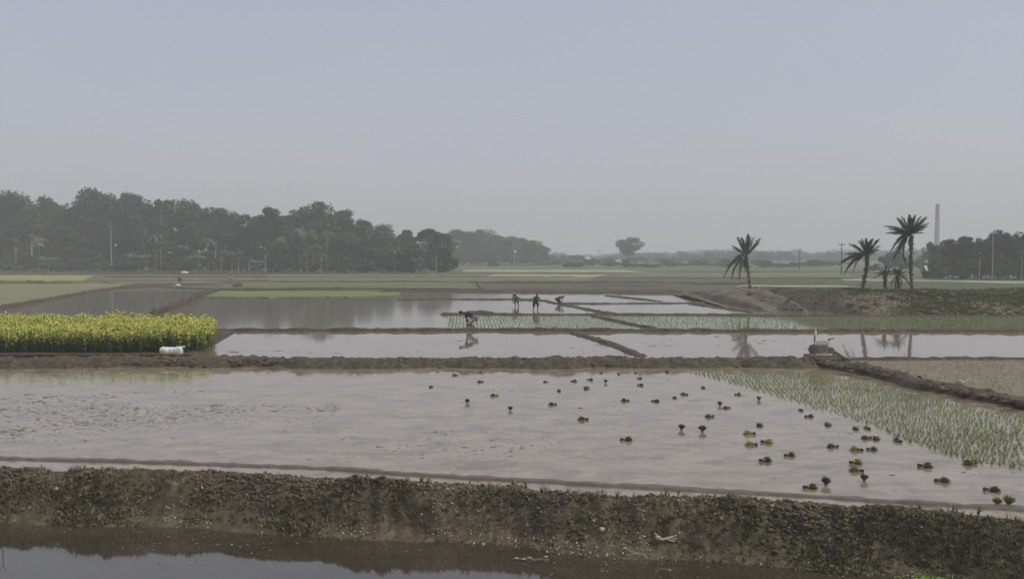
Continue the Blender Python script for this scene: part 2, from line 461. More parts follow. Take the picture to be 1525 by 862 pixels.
# ---- water
front = [(x, float(crestY(x)) + 0.2) for x in np.linspace(-26, 22, 30)]
sheet("paddy_water", front + [(22, Y_B1), (-40, Y_B1), (-40, front[0][1])], 0.0, M['water_front'])
sheet("paddy_water", [(-17.5, Y_B1), (60, Y_B1), (60, Y_B2), (-17.5, Y_B2)], 0.012, M['water_mid'])
sheet("planted_water", [G(650, 493), (70, Y_B2), (80, Y_B3), G(640, 468)], 0.004, M['water_green'])
sheet("paddy_water", [(-60, Y_B2), G(650, 493), G(640, 468), G(560, 434), (-90, 110)], 0.004, M['water_far'])
sheet("paddy_water", [G(640, 468), (80, Y_B3), (80, 118), G(560, 434)], 0.004, M['water_far'])
# ditch water in front of the bank
ditch = [(x, float(crestY(x)) - 0.12) for x in np.linspace(-30, 22, 30)]
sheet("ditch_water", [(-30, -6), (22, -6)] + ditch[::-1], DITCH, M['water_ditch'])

# ---- bunds
GRASS_SPOTS = []
def ridge(pix, wid, hgt, m='bund', seed=1, step=0.35, rough=0.35, z0=0.0, world=False, grass=0.0, name="bund", wobble=0.45):
    pts = np.array(pix if world else [G(x, y) for x, y in pix])
    seg = np.r_[0, np.cumsum(np.hypot(*np.diff(pts, axis=0).T))]
    n = max(6, int(seg[-1] / step))
    t = np.linspace(0, seg[-1], n)
    cx, cy = np.interp(t, seg, pts[:, 0]), np.interp(t, seg, pts[:, 1])
    wob = fbm(t / 3.0, t * 0 + seed, seed, 3) * wid * wobble
    dx, dy = np.gradient(cx), np.gradient(cy)
    L = np.hypot(dx, dy) + 1e-9
    nx, ny = -dy / L, dx / L
    K = 13
    u = np.linspace(-1, 1, K)
    prof = np.clip(1.25 * (1 - np.abs(u) ** 2.2), 0, 1)
    W = wid * (1 + 0.35 * fbm(t / 1.7, t * 0 + 5, seed + 3, 3))
    H = hgt * (1 + rough * 1.4 * fbm(t / 0.9, t * 0 + 9, seed + 5, 4)) * np.clip(np.minimum(t, seg[-1] - t) / (wid * 0.6) + 0.05, 0, 1)
    V = np.empty((n, K, 3))
    for k in range(K):
        off = u[k] * W / 2 + wob
        X, Y = cx + nx * off, cy + ny * off
        V[:, k, 0] = X; V[:, k, 1] = Y
        V[:, k, 2] = z0 - 0.05 + prof[k] * (H + 0.05) * (1 + rough * vn(X * 5, Y * 5, seed)) + ((0.25 * hgt * vn(X * 2.3, Y * 2.3, seed + 8) + 0.38 * hgt * fbm(X * 6, Y * 6, seed + 9, 3)) if 0 < k < K - 1 else 0)
    Fc = [(i * K + k, i * K + k + 1, (i + 1) * K + k + 1, (i + 1) * K + k) for i in range(n - 1) for k in range(K - 1)]
    o = struct(link(name, np_mesh(name, V.reshape(-1, 3), np.array(Fc)[:, ::-1], [M[m]], smooth=False)))
    if grass:
        c = int(seg[-1] * grass); idx = rng.integers(0, n, c)
        off = rng.uniform(-0.5, 0.5, c) * wid
        GRASS_SPOTS.append(np.stack([cx[idx] + nx[idx] * off, cy[idx] + ny[idx] * off, np.full(c, z0 + hgt * 0.55)], 1))
    return o
ridge([(-44, Y_B1 - 0.05), (-20, Y_B1), (0, Y_B1), (12.6, Y_B1)], 1.9, 0.27, seed=3, step=0.09, world=True, grass=34)
ridge([(1215, 543), (1265, 551), (1345, 568), (1432, 588), (1525, 605), (1700, 642), (2000, 700)], 0.95, 0.25, seed=4, step=0.15, grass=16)
ridge([(1236, 536), (1400, 535), (1700, 534), (2300, 533)], 0.45, 0.10, seed=5)
ridge([(-400, 493), (330, 493), (700, 493), (900, 493.5), (1525, 494.5), (2200, 495)], 0.7, 0.17, seed=6, grass=5)
ridge([(655, 469), (700, 468), (800, 469), (1000, 469), (1200, 471), (1525, 472)], 0.6, 0.12, seed=7, grass=4)
ridge([(690, 467), (715, 466), (738, 467)], 1.1, 0.16, seed=8, step=0.1, name="mud_heap")
ridge([(850, 494), (880, 504), (910, 515), (952, 532)], 0.75, 0.10, seed=9, step=0.2, grass=5)
ridge([(884, 471), (930, 481), (988, 493)], 0.55, 0.12, seed=10)
ridge([(803, 447), (815, 449), (830, 452), (870, 452.5), (1000, 452), (1092, 450)], 0.7, 0.10, seed=11)
ridge([(830, 452), (870, 460), (920, 469)], 0.7, 0.11, seed=12)
ridge([(1026, 452), (1075, 459), (1120, 466)], 0.7, 0.10, seed=13)
ridge([(902, 440), (945, 445), (987, 449)], 0.8, 0.10, seed=14)
ridge([(560, 436), (700, 435), (850, 436), (1050, 438)], 1.6, 0.20, seed=15, step=0.8)
ridge([(590, 447), (680, 446), (763, 446), (803, 447)], 1.1, 0.12, seed=16)
ridge([(228, 470), (262, 458), (290, 446), (316, 433.5)], 0.7, 0.34, seed=17, step=0.3, grass=60)
ridge([(316, 433), (430, 432), (560, 431)], 1.4, 0.26, seed=18, step=0.8)
ridge([(-260, 500), (0, 461), (60, 450), (115, 440), (165, 431), (240, 427)], 0.9, 0.28, seed=19, step=0.4, grass=20)
ridge([(240, 428), (316, 431)], 1.0, 0.15, seed=20, step=0.8)
# low wet ridge along the near channel
ridge([(-700, 668), (0, 683), (160, 686), (380, 694), (500, 698), (620, 707), (850, 720), (980, 727), (1234, 741), (1525, 759), (2000, 795)], 0.34, 0.04, 'wet_mud', seed=21, step=0.06, rough=0.35, wobble=0.15, name="mud_ridge")

# ---- far fields (low crops are slabs of their own height)
NF = [0]
def field(name, pix, m, h=0.08):
    NF[0] += 1
    w_ = []
    for i in range(len(pix)):
        (x0, y0), (x1, y1) = pix[i], pix[(i + 1) % len(pix)]
        k_ = max(1, int(abs(x1 - x0) / 14))
        for j in range(k_):
            t_ = j / k_; x_, y_ = x0 + (x1 - x0) * t_, y0 + (y1 - y0) * t_
            g_ = G(x_, y_); w_.append((g_[0] + rng.normal(0, 0.6), g_[1] * (1 + rng.normal(0, 0.006))))
    return sheet(name, w_, 0.02, M[m], h * 0.5 + 0.006 * NF[0])
field("olive_field", [(-500, 540), (-60, 468), (0, 457), (60, 447), (115, 437), (165, 428), (200, 423), (-500, 423)], 'olive_field', 0.12)
field("far_mustard_field", [(-500, 421), (118, 419.5), (140, 412), (-500, 411)], 'yellow_field', 0.5)
field("olive_field", [(190, 425), (310, 423), (300, 419), (150, 419)], 'green_field', 0.08)
field("pale_field", [(120, 416.5), (860, 416.5), (830, 415), (150, 415)], 'olive_field', 0.08)
field("seedbed", [(318, 443), (440, 444), (572, 442), (590, 438), (600, 434.5), (335, 434.5)], 'bright_field', 0.10)
field("green_field", [(330, 430), (720, 430.5), (700, 421), (350, 421)], 'green_field', 0.10)
field("green_field", [(400, 419.5), (900, 420), (860, 408.5), (400, 408)], 'green_field', 0.10)
field("ploughed_field", [(720, 434), (1060, 435), (1100, 430), (1010, 423), (700, 423)], 'brown_field', 0.10)
field("ploughed_field", [(880, 421.5), (1120, 422), (1080, 415), (880, 415)], 'brown_field', 0.10)
field("pale_field", [(728, 413), (885, 413.5), (905, 409.5), (728, 409)], 'pale_field', 0.12)
field("pale_field", [(690, 405.8), (960, 406), (930, 402.5), (690, 402)], 'pale_field', 0.12)
field("green_field", [(910, 414), (1270, 414), (1250, 405), (960, 405)], 'green_field', 0.10)
field("dark_field", [(1120, 427), (1300, 437), (2200, 440), (2000, 417), (1100, 417)], 'dark_field', 0.10)
field("pale_field", [(1255, 419.5), (1362, 420), (1525, 424), (2000, 430), (2000, 427), (1525, 420.5), (1360, 417), (1255, 417)], 'pale_field', 0.16)
field("pale_path", [(1095, 428.5), (1265, 429), (1255, 426.6), (1095, 426.2)], 'pale_field', 0.12)
sheet("flooded_strip", gp((245, 435), (285, 435), (282, 433), (250, 433)), 0.008, M['water_mid'])
for k, (x0, x1, y, hh) in enumerate([(-400, 900, 408.5, .25), (150, 860, 413, .2), (330, 1000, 420.5, .22), (190, 330, 424, .18), (-300, 120, 423, .22), (880, 1270, 415, .25), (720, 1100, 422.5, .22), (960, 1300, 406, .3), (560, 1010, 433, .2), (1000, 1240, 424, .22), (860, 1010, 427, .2)]):
    ridge([(x0, y), ((x0 + x1) / 2, y + 0.3), (x1, y)], 1.6, hh, seed=30 + k, step=1.5)

# planted field on the right between the oblique bund and the thin one
rf_poly = [G(1250, 538), (60, G(762, 536)[1]), (60, 20), G(2000, 700), G(1700, 640), G(1525, 601), G(1432, 584), G(1345, 563)]
sheet("planted_field", rf_poly, 0.016, water("brown_planted_water", (0.20, 0.172, 0.105), (0.24, 0.205, 0.13), muddy=0.42, mud=(0.21, 0.175, 0.105), scale=0.8, rough=0.3, bumpd=0.004, mudr=0.6))

# ---- the foreground bank, ploughed up by hand: a fine height field
def bank_z(x, s):
    """s = metres behind the crest (negative: down the face)"""
    base = np.interp(s, [-1.15, -0.95, -0.75, -0.55, -0.35, -0.15, 0.0, 0.25, 0.55, 0.8], [-0.85, -0.63, -0.54, -0.40, -0.12, 0.12, 0.20, 0.17, 0.04, -0.10])
    wgt = np.clip(1 - np.abs(s + 0.3) / 1.0, 0.35, 1)
    big = 0.24 * fbm(x / 1.3, s / 0.6, 3, 3)
    cl = 0.12 * (fbm(x * 5, s * 5, 9, 3)) + 0.06 * vn(x * 15, s * 15, 14)
    return base + (big + cl * (1 + 1.1 * fbm(x / 2.3, s * 0.8, 201, 2))) * wgt
def build_bank():
    xs = np.arange(-26, 20, 0.035)
    ss = np.concatenate([np.arange(-1.15, 0.8, 0.05)])
    X, Sg = np.meshgrid(xs, ss, indexing='ij')
    Z = bank_z(X, Sg)
    Yc = crestY(X) + 0.16 * fbm(X / 1.6, X * 0, 21, 3)
    V = np.stack([X + 0.02 * vn(X * 20, Sg * 20, 1), Yc + Sg + 0.02 * vn(X * 20, Sg * 20, 2), Z], 2)
    a, b = X.shape
    i, j = np.meshgrid(np.arange(a - 1), np.arange(b - 1), indexing='ij')
    q = (i * b + j).ravel()
    Fc = np.stack([q, q + b, q + b + 1, q + 1], 1)
    struct(link("earth_bank", np_mesh("earth_bank", V.reshape(-1, 3), Fc, [M['bank']])))
build_bank()
def bank_pt(x, s):
    return np.stack([x, crestY(x) + 0.16 * fbm(x / 1.6, x * 0, 21, 3) + s, bank_z(x, s)], -1)

# lumpy clods
def clod_base(seed, sub=1):
    mb = MB(); mb.lump((0, 0, 0), (1, 1, 0.8), sub, 0.5, seed)
    return np.array(mb.v), np.array(mb.f), np.zeros(len(mb.f), int)
def clods(name, pos, scl, m, label, cat):
    parts = []
    n = len(pos); pick = rng.integers(0, 3, n)
    for k in range(3):
        s = pick == k
        if s.sum(): parts.append(scatter(clod_base(k + 5), pos[s], rng.uniform(0, 6.28, s.sum()), scl[s]))
    V, Fc, mi = merge(parts)
    return stuff(link(name, np_mesh(name, V, Fc, [M[m]], mi)), label, cat)
n = 21000
x = rng.uniform(-24, 19, n); s = rng.normal(-0.02, 0.26, n)
r = (rng.gamma(2, 0.0085, n) + 0.007) * (1 + 1.3 * fbm(x / 1.7, x * 0, 191, 3))
r = np.clip(r, 0.006, 0.055)
clods("earth_clods", bank_pt(x, s) + np.stack([0 * r, 0 * r, r * 0.3], 1), np.stack([r, r, r * 0.85], 1), 'clod', "dark broken clods heaped along the crest of the near bank", "clods")

# tufts -----------------------------------------------------------------
def tuft(nb, h, wd, spread, seed, curl=0.5, seg=2):
    rr = np.random.default_rng(seed)
    V, Fc = [], []
    for k in range(nb):
        a = rr.uniform(0, 6.28); hh = h * rr.uniform(0.6, 1.1); out_ = spread * rr.uniform(0.3, 1.1)
        d = np.array([math.cos(a), math.sin(a), 0]); p = np.array([-d[1], d[0], 0]) * wd / 2
        p = np.array([math.cos(a + rr.uniform(-1, 1) + 1.57), math.sin(a + rr.uniform(-1, 1) + 1.57), 0]) * wd / 2
        b0 = d * rr.uniform(0, 0.15) * spread
        o = len(V)
        for i in range(seg + 1):
            t = i / seg
            c = b0 + d * out_ * t ** 1.6 + np.array([0, 0, hh * (t - curl * 0.35 * t * t)])
            ww = 1 - 0.85 * t
            V += [c - p * ww, c + p * ww]
        for i in range(seg):
            Fc.append((o + 2 * i, o + 2 * i + 1, o + 2 * i + 3, o + 2 * i + 2))
    return np.array(V), np.array(Fc), np.zeros(len(Fc), int)
def tufts(name, pos, h, nb, wd, spread, m, label=None, cat=None, sc=(0.7, 1.3), curl=0.5, nvar=4, seg=2):
    parts = []; pick = rng.integers(0, nvar, len(pos))
    for k in range(nvar):
        s = pick == k
        if s.sum(): parts.append(scatter(tuft(nb, h, wd, spread, 40 + k, curl, seg), pos[s], rng.uniform(0, 6.28, s.sum()), rng.uniform(*sc, s.sum())))
    V, Fc, mi = merge(parts)
    return stuff(link(name, np_mesh(name, V, Fc, [M[m]], mi)), label, cat)
# weeds hanging on the bank's face, thicker in patches
n = 40000
x = rng.uniform(-24, 18, n); s = rng.uniform(-1.0, 0.12, n)
dens = fbm(x / 1.3, s * 1.4, 77, 3) + 0.32 - np.abs(s + 0.42) * 0.6
dens = dens + 0.55 * fbm(x / 3.1, x * 0 + 4, 177, 3)
k = dens > rng.uniform(-0.15, 0.45, n); x, s = x[k], s[k]
tufts("bank_weeds", bank_pt(x, s) + [0, -0.01, 0.0], 0.12, 4, 0.014, 0.09, 'weed', "dry brown and olive weeds matting the face of the near bank", "weeds", curl=1.2)
n = 15000
x = rng.uniform(-24, 18, n); s = rng.uniform(-0.95, 0.0, n)
k = (fbm(x / 2.2, s, 99, 3) + np.clip((x - 4) * 0.03, -0.1, 0.35) + np.where(x < -9, 0.2, 0)) > rng.uniform(0.0, 0.5, n); x, s = x[k], s[k]
tufts("green_weeds", bank_pt(x, s) - [0, 0, 0.01], 0.09, 6, 0.014, 0.085, 'weed_green', "green weeds growing low on the near bank by the ditch", "weeds", curl=1.4)
n = 4200
x = rng.uniform(-24, 18, n); s = rng.uniform(-0.8, 0.15, n)
tufts("dry_stalks", bank_pt(x, s), 0.06, 2, 0.009, 0.08, 'straw', "pale dry stalks and leaf litter caught on the near bank", "stalks", curl=1.0)
n = 26000
x = rng.uniform(-24, 18, n); s = rng.uniform(-1.0, 0.1, n)
k = fbm(x / 1.0, s * 1.6, 53, 3) > rng.uniform(-0.2, 0.5, n); x, s = x[k], s[k]
tufts("withered_leaves", bank_pt(x, s) + [0, -0.01, 0.025], 0.03, 1, 0.03, 0.05, 'straw', "small withered leaves speckling the near bank", "leaves", curl=0.8, sc=(0.5, 1.3), seg=1)
n = 620
x = rng.uniform(-24, 18, n); s = rng.uniform(-0.5, 0.35, n); k = fbm(x / 1.5, s, 211, 3) > 0.0; x, s = x[k], s[k]
tufts("grass_tufts", bank_pt(x, s), 0.17, 14, 0.012, 0.10, 'weed', "taller dry grass tufts here and there on the near bank", "grass", curl=0.7, seg=3)
# grass on the field bunds
if GRASS_SPOTS:
    tufts("bund_grass", np.concatenate(GRASS_SPOTS), 0.10, 5, 0.02, 0.08, 'weed_green', "short dark grass on the field bunds", "grass", curl=1.0)

n = 5200
x = rng.uniform(-42, 12.5, n); y = Y_B1 + rng.normal(0, 0.42, n); r = rng.gamma(2, 0.02, n) + 0.015
clods("bund_clods", np.column_stack([x, y, 0.24 - 0.22 * np.abs(y - Y_B1) ** 1.5]), np.stack([r * 1.4, r, r * 0.8], 1), 'clod', "earth clods crusting the main bund across the view", "clods")
ob = np.array([G(a, b_) for a, b_ in [(1215, 543), (1265, 551), (1345, 568), (1432, 588), (1525, 605), (1700, 642)]])
t = rng.uniform(0, 5, 1800); x = np.interp(t, range(6), ob[:, 0]) + rng.normal(0, 0.22, 1800); y = np.interp(t, range(6), ob[:, 1]) + rng.normal(0, 0.22, 1800); r = rng.gamma(2, 0.02, 1800) + 0.012
clods("bund_clods", np.column_stack([x, y, np.full(1800, 0.17)]), np.stack([r * 1.4, r, r * 0.8], 1), 'clod', "earth clods crusting the oblique bund at the right", "clods")
# ---- mud lumps and stubble breaking the water of the front plot
def speckle(n, poly, size, name, label, thr=0.0, aniso=(0.18, 0.55), z=0.0, seed=5, wall=0.25):
    px = rng.uniform(min(p[0] for p in poly), max(p[0] for p in poly), n)
    py = rng.uniform(min(p[1] for p in poly), max(p[1] for p in poly), n)
    g = np.array([G(a, b) for a, b in zip(px, py)])
    k = inside(poly, px, py) & (fbm(g[:, 0] * aniso[0], g[:, 1] * aniso[1], seed, 4) + 0.12 * rng.normal(size=n) > thr)
    g = g[k]; m = len(g)
    r = rng.gamma(2, size / 2, m) + size * 0.3
    pos = np.column_stack([g, np.full(m, z)])
    clods(name, pos, np.stack([r * rng.uniform(1, 2.2, m), r, r * wall], 1), 'wet_mud', label, "mud")
speckle(11000, [(-100, 590), (330, 580), (520, 596), (480, 640), (440, 685), (0, 680), (-100, 670)], 0.014, "mud_lumps", "low mud lumps breaking the shallow water on the left", 0.16, seed=5)
speckle(5500, [(470, 600), (1000, 560), (1520, 680), (1525, 745), (950, 715), (440, 690)], 0.013, "mud_specks", "scattered mud specks in the middle of the front plot", 0.20, seed=8)
speckle(1800, [(340, 497), (700, 497), (900, 505), (930, 528), (330, 528)], 0.035, "mud_lumps", "mud lumps in the second plot behind the main bund", 0.10, seed=11)
speckle(1500, [(930, 500), (1230, 498), (1290, 525), (990, 528)], 0.04, "mud_lumps", "mud lumps in the water left of the engine pump", 0.06, seed=12)

# ---- rice
def grid_in(poly, sp, rot=0.0, jit=0.25, z=0.0, drop=0.0):
    poly = np.array(poly); c = poly.mean(0)
    ext = max(np.ptp(poly[:, 0]), np.ptp(poly[:, 1])) * 0.75
    a = np.arange(-ext, ext, sp)
    X, Y = np.meshgrid(a, a * 1.15); X = X.ravel(); Y = Y.ravel()
    X = X + rng.normal(0, sp * jit * 0.5, len(X)); Y = Y + rng.normal(0, sp * jit, len(Y))
    cr, sr = math.cos(rot), math.sin(rot)
    x = c[0] + X * cr - Y * sr; y = c[1] + X * sr + Y * cr
    k = inside(poly, x, y) & (rng.uniform(size=len(x)) > drop)
    return np.column_stack([x[k], y[k], np.full(k.sum(), z)])
ricepoly = gp((1022, 553), (1110, 576), (1190, 601), (1290, 630), (1345, 655), (1440, 686), (1530, 700), (1800, 745), (2000, 720), (1700, 660), (1525, 621), (1432, 602), (1345, 582), (1265, 564), (1215, 556))
rice = grid_in(ricepoly, 0.155, rot=R(-9), jit=0.22, drop=0.04)
# the 300 that show largest are single plants
vis = (np.abs(rice[:, 0] / rice[:, 1]) < 762 / F)
dist = np.where(vis, rice[:, 1], 1e9)
near = np.argsort(dist)[:300]
mask = np.ones(len(rice), bool); mask[near] = False
tufts("rice_plants", rice[mask], 0.11, 12, 0.012, 0.09, 'rice', "rows of young transplanted rice on the right of the front plot", "rice", curl=0.5)
tm = []
for k in range(4):
    V, Fc, mi = tuft(18, 0.12, 0.011, 0.10, 60 + k, 0.6, 3)
    tm.append(np_mesh("rice_seedling", V, Fc, [M['rice']]))
for i in near:
    o = link("rice_seedling", tm[rng.integers(4)], None, rice[i])
    o.rotation_euler = (0, 0, rng.uniform(0, 6.28)); s_ = rng.uniform(0.8, 1.25); o.scale = (s_, s_, s_)
    tag(o, "young rice seedling in the nearest rows at the right edge", "rice seedling", "nearest transplanted rice seedlings")
strip = [G(668, 491), (62, Y_B2 + 0.4), (70, Y_B3 - 0.4), G(665, 470)]
tufts("rice_plants", grid_in(strip, 0.23, rot=0.05, jit=0.3, drop=0.15), 0.10, 6, 0.018, 0.10, 'rice', "thin green rice rows in the long strip behind the second bund", "rice", seg=1)
tufts("rice_plants", grid_in([(p[0], p[1]) for p in rf_poly], 0.24, rot=0.3, jit=0.3, drop=0.2), 0.17, 4, 0.013, 0.08, 'rice_dull', "dull olive rice rows in the plot at the right edge", "rice", seg=1)

# ---- the mustard crop
def mustard_plant(seed):
    rr = np.random.default_rng(seed); cs, A, B, mi = [], [], [], []
    def q(c, a, b, m): cs.append(c); A.append(a); B.append(b); mi.append(m)
    h = rr.uniform(0.84, 1.12)
    q((0, 0, h * 0.42), (0.008, 0, 0), (0.0, 0, h * 0.42), 0); q((0, 0, h * 0.42), (0, 0.008, 0), (0, 0.0, h * 0.42), 0)
    for k in range(13):
        a = rr.uniform(0, 6.28); z = rr.uniform(0.06, 0.86) * h; l = rr.uniform(0.05, 0.10)
        d = np.array([math.cos(a), math.sin(a), rr.uniform(-0.4, 0.9)]) * l; p = np.array([-math.sin(a), math.cos(a), 0]) * l * 0.45
        q(np.array([0, 0, z]) + d, d, p, 0)
    for k in range(17):
        a = rr.uniform(0, 6.28); t = rr.uniform(0, 1); rad = 0.12 * math.sqrt(rr.uniform()) + 0.01
        c = np.array([math.cos(a) * rad, math.sin(a) * rad, h * (0.50 + 0.50 * t ** 0.6)])
        s_ = rr.uniform(0.016, 0.032); n1 = rr.normal(size=3); n1 /= np.linalg.norm(n1); n2 = np.cross(n1, rr.normal(size=3)); n2 /= np.linalg.norm(n2)
        q(c, n1 * s_, n2 * s_, 1)
    V, Fc = quads_from(np.array(cs), np.array(A), np.array(B))
    return V, Fc, np.array(mi)
yb, yf = 48.6, G(762, 529)[1]
xr0, xr1 = G(283, 529)[0], G(318, 501)[0]
mpoly = [(-46, yf), (xr0, yf), (xr0 + 0.3, yf + 2), (xr1, yb), (-52, yb)]
sheet("mustard_soil", [(-46, yf - 0.7), (xr0 + 0.3, yf - 0.7), (xr1 + 0.3, yb + 2.2), (-52, yb + 2.2)], 0.02, M['bund'], 0.10)
mp = grid_in(mpoly, 0.175, jit=0.8, z=0.1)
mp = mp[fbm(mp[:, 0] * 0.7, mp[:, 1] * 0.7, 23, 3) > -0.42]
mp[:, 0] += 0.25 * fbm(mp[:, 1] * 1.5, mp[:, 1] * 0, 24, 2); mp[:, 1] += 0.25 * fbm(mp[:, 0] * 1.2, mp[:, 0] * 0, 25, 3)
parts = []; pick = rng.integers(0, 6, len(mp))
for k in range(6):
    s = pick == k
    hh = 1 + 0.30 * fbm(mp[s, 0] * 0.5, mp[s, 1] * 0.5, 4, 3) + 0.10 * np.clip(rng.normal(size=s.sum()), -2, 1.3)
    sc = np.stack([np.ones(s.sum()), np.ones(s.sum()), hh], 1) * rng.uniform(0.85, 1.12, (s.sum(), 1))
    parts.append(scatter(mustard_plant(k), mp[s], rng.uniform(0, 6.28, s.sum()), sc))
V, Fc, mi = merge(parts)
stuff(link("mustard_crop", np_mesh("mustard_crop", V, Fc, [M['mus_green'], M['mus_yellow']], mi)), "dense flowering yellow mustard crop on the left", "mustard")

# ---- the rough bank under the date palms
FOOT = [(1030, 441, 0.0, 3), (1050, 447, 0.03, 6), (1078, 458, 0.14, 12), (1117, 466, 0.55, 19), (1150, 468, 0.9, 20), (1158, 460, 1.05, 14), (1182, 459, 1.15, 11), (1206, 465, 1.3, 9), (1228, 470, 1.45, 8), (1290, 471, 1.75, 6.5), (1360, 471, 1.65, 6), (1450, 472, 1.65, 6), (1525, 472, 1.75, 6), (1800, 474, 1.7, 7), (2400, 474, 1.5, 8)]
def smooth_tab(xs_, a_, wd_):
    k_ = int(wd_ / 0.25); ker = np.hanning(2 * k_ + 3)[1:-1]; ker /= ker.sum()
    return np.convolve(np.pad(a_, len(ker) // 2, mode='edge'), ker, mode='valid')
def far_bank_at(x, s, fx, fy, fz, fd):
    """s 0..1 foot to crest, 1..2 crest to the fields behind"""
    f0, h, d = np.interp(x, fx, fy), np.interp(x, fx, fz), np.interp(x, fx, fd)
    y = f0 + d * np.where(s < 1, s, 1 + (s - 1) * 1.2)
    prof = np.interp(s, [0, 0.08, 0.3, 0.6, 0.85, 1.0, 1.3, 1.6, 2.0], [-0.06, 0.10, 0.42, 0.66, 0.90, 1.0, 0.95, 0.6, -0.06])
    r = (0.32 * fbm(x / 3.6, y / 2.8, 61, 3) + 0.10 * fbm(x / 0.8, y / 0.8, 62, 3)) * np.clip(h, 0.25, 1.2) * np.clip(np.minimum(s * 4, (2 - s) * 4), 0, 1)
    return y, prof * h + r * 0.8
fw = np.array([G(a, b) for a, b, _, _ in FOOT]); o_ = np.argsort(fw[:, 0])
FX, FY = fw[o_, 0], fw[o_, 1]; FZ = np.array([f[2] for f in FOOT])[o_]; FD = np.array([f[3] for f in FOOT])[o_]
xt = np.arange(FX[0], FX[-1], 0.25)
FY = smooth_tab(xt, np.interp(xt, FX, FY), 0.7); FZ = smooth_tab(xt, np.interp(xt, FX, FZ), 3.0); FD = smooth_tab(xt, np.interp(xt, FX, FD), 3.5); FX = xt
xs = np.arange(FX[0], 90, 0.16); ss = np.linspace(0, 2, 64)
X, Sg = np.meshgrid(xs, ss, indexing='ij')
Y, Z = far_bank_at(X, Sg, FX, FY, FZ, FD)
a, b = X.shape
i, j = np.meshgrid(np.arange(a - 1), np.arange(b - 1), indexing='ij'); q = (i * b + j).ravel()
struct(link("rough_bank", np_mesh("rough_bank", np.stack([X, Y, Z], 2).reshape(-1, 3), np.stack([q, q + b, q + b + 1, q + 1], 1), [M['far_bank']])))
def far_z(x, y):
    f0, d = np.interp(x, FX, FY), np.interp(x, FX, FD)
    t = (y - f0) / d
    s = np.where(t < 1, t, 1 + (t - 1) / 1.2)
    return float(far_bank_at(np.array([x]), np.array([np.clip(s, 0, 2)]), FX, FY, FZ, FD)[1][0])
n = 42000
x = rng.uniform(24, 75, n); s = rng.uniform(0.05, 1.7, n)
y, z = far_bank_at(x, s, FX, FY, FZ, FD)
g = fbm(x / 4, y / 2.5, 88, 4) + np.clip((x - 29) * 0.05, -0.3, 0.62)
k = g > rng.uniform(0.0, 0.5, n)
tufts("bank_scrub", np.column_stack([x, y, z])[k], 0.26, 6, 0.045, 0.2, 'weed_green', "dark green scrub over the rough bank at the right", "scrub", curl=1.0)
k2 = ~k & (rng.uniform(size=n) < 0.22)
tufts("dry_scrub", np.column_stack([x, y, z])[k2], 0.2, 5, 0.04, 0.2, 'weed', "dry brown scrub over the rough bank at the right", "scrub", curl=1.0)
n = 380
x = rng.uniform(22, 60, n); s = rng.uniform(0.0, 0.9, n); y, z = far_bank_at(x, s, FX, FY, FZ, FD); r = rng.gamma(2, 0.06, n) + 0.05
clods("bank_clods", np.column_stack([x, y, z]), np.stack([r * 1.3, r, r * 0.8], 1), 'clod', "earth lumps strewn over the rough bank at the right", "clods")

# ================================================================== TREES
def crown(seed, rx, ry, rz, zc, nblob, nleaf, leaf, flat_=0.0, gap=0.0, low=None, pear=False):
    rr = np.random.default_rng(seed)
    bc = []
    while len(bc) < nblob:
        p = rr.uniform(-1, 1, 3)
        q = np.linalg.norm(p)
        if q > 1 or q < 0.25: continue
        if flat_ and p[2] < -flat_: continue
        bc.append(p * np.array([rx, ry, rz]) * 0.78)
    bc = np.array(bc)
    if pear: bc[:, :2] *= np.interp(bc[:, 2] / rz, [-0.8, 0.2, 0.8], [0.25, 1.05, 0.85])[:, None]
    br = rr.uniform(0.22, 0.42, nblob) * (1 - gap) * min(rx, rz) * 1.05
    k = rr.integers(0, nblob, nleaf)
    d = rr.normal(size=(nleaf, 3)); d /= np.linalg.norm(d, axis=1)[:, None]
    pos = bc[k] + d * (br[k] * rr.uniform(0.55, 1.08, nleaf))[:, None] * np.array([1, 1, 0.8])
    pos[:, 2] += zc
    if low is not None: pos[:, 2] = np.maximum(pos[:, 2], low + rr.uniform(0, 0.4, nleaf))
    nrm = d + rr.normal(size=(nleaf, 3)) * 0.6
    nrm /= np.linalg.norm(nrm, axis=1)[:, None]
    t = np.cross(nrm, rr.normal(size=(nleaf, 3))); t /= np.linalg.norm(t, axis=1)[:, None]
    u = np.cross(nrm, t)
    s = rr.uniform(0.6, 1.3, nleaf)[:, None] * leaf / 2
    V, Fc = quads_from(pos, t * s, u * s * 0.62)
    return V, Fc, bc + [0, 0, zc]
def trunk_mesh(seed, h0, r0, tips, m, lean=0.3, name="trunk"):
    rr = random.Random(seed); mb = MB()
    top = Vector((rr.uniform(-lean, lean), rr.uniform(-lean, lean), h0))
    mb.tube([(0, 0, -0.3), (0.02, 0, 0.3), top * 0.5 + Vector((rr.uniform(-.15, .15), 0, 0)), top], [r0 * 1.4, r0 * 1.05, r0 * 0.85, r0 * 0.7], 8)
    for p in tips:
        p = Vector(p)
        mid = top.lerp(p, 0.5) + Vector((0, 0, -0.3 + rr.uniform(-.3, .3)))
        mb.tube([top - Vector((0, 0, 0.2)), mid, p], [r0 * 0.5, r0 * 0.3, r0 * 0.1], 5, cap=False)
    return mb.mesh(name, [m])
TREES = {}
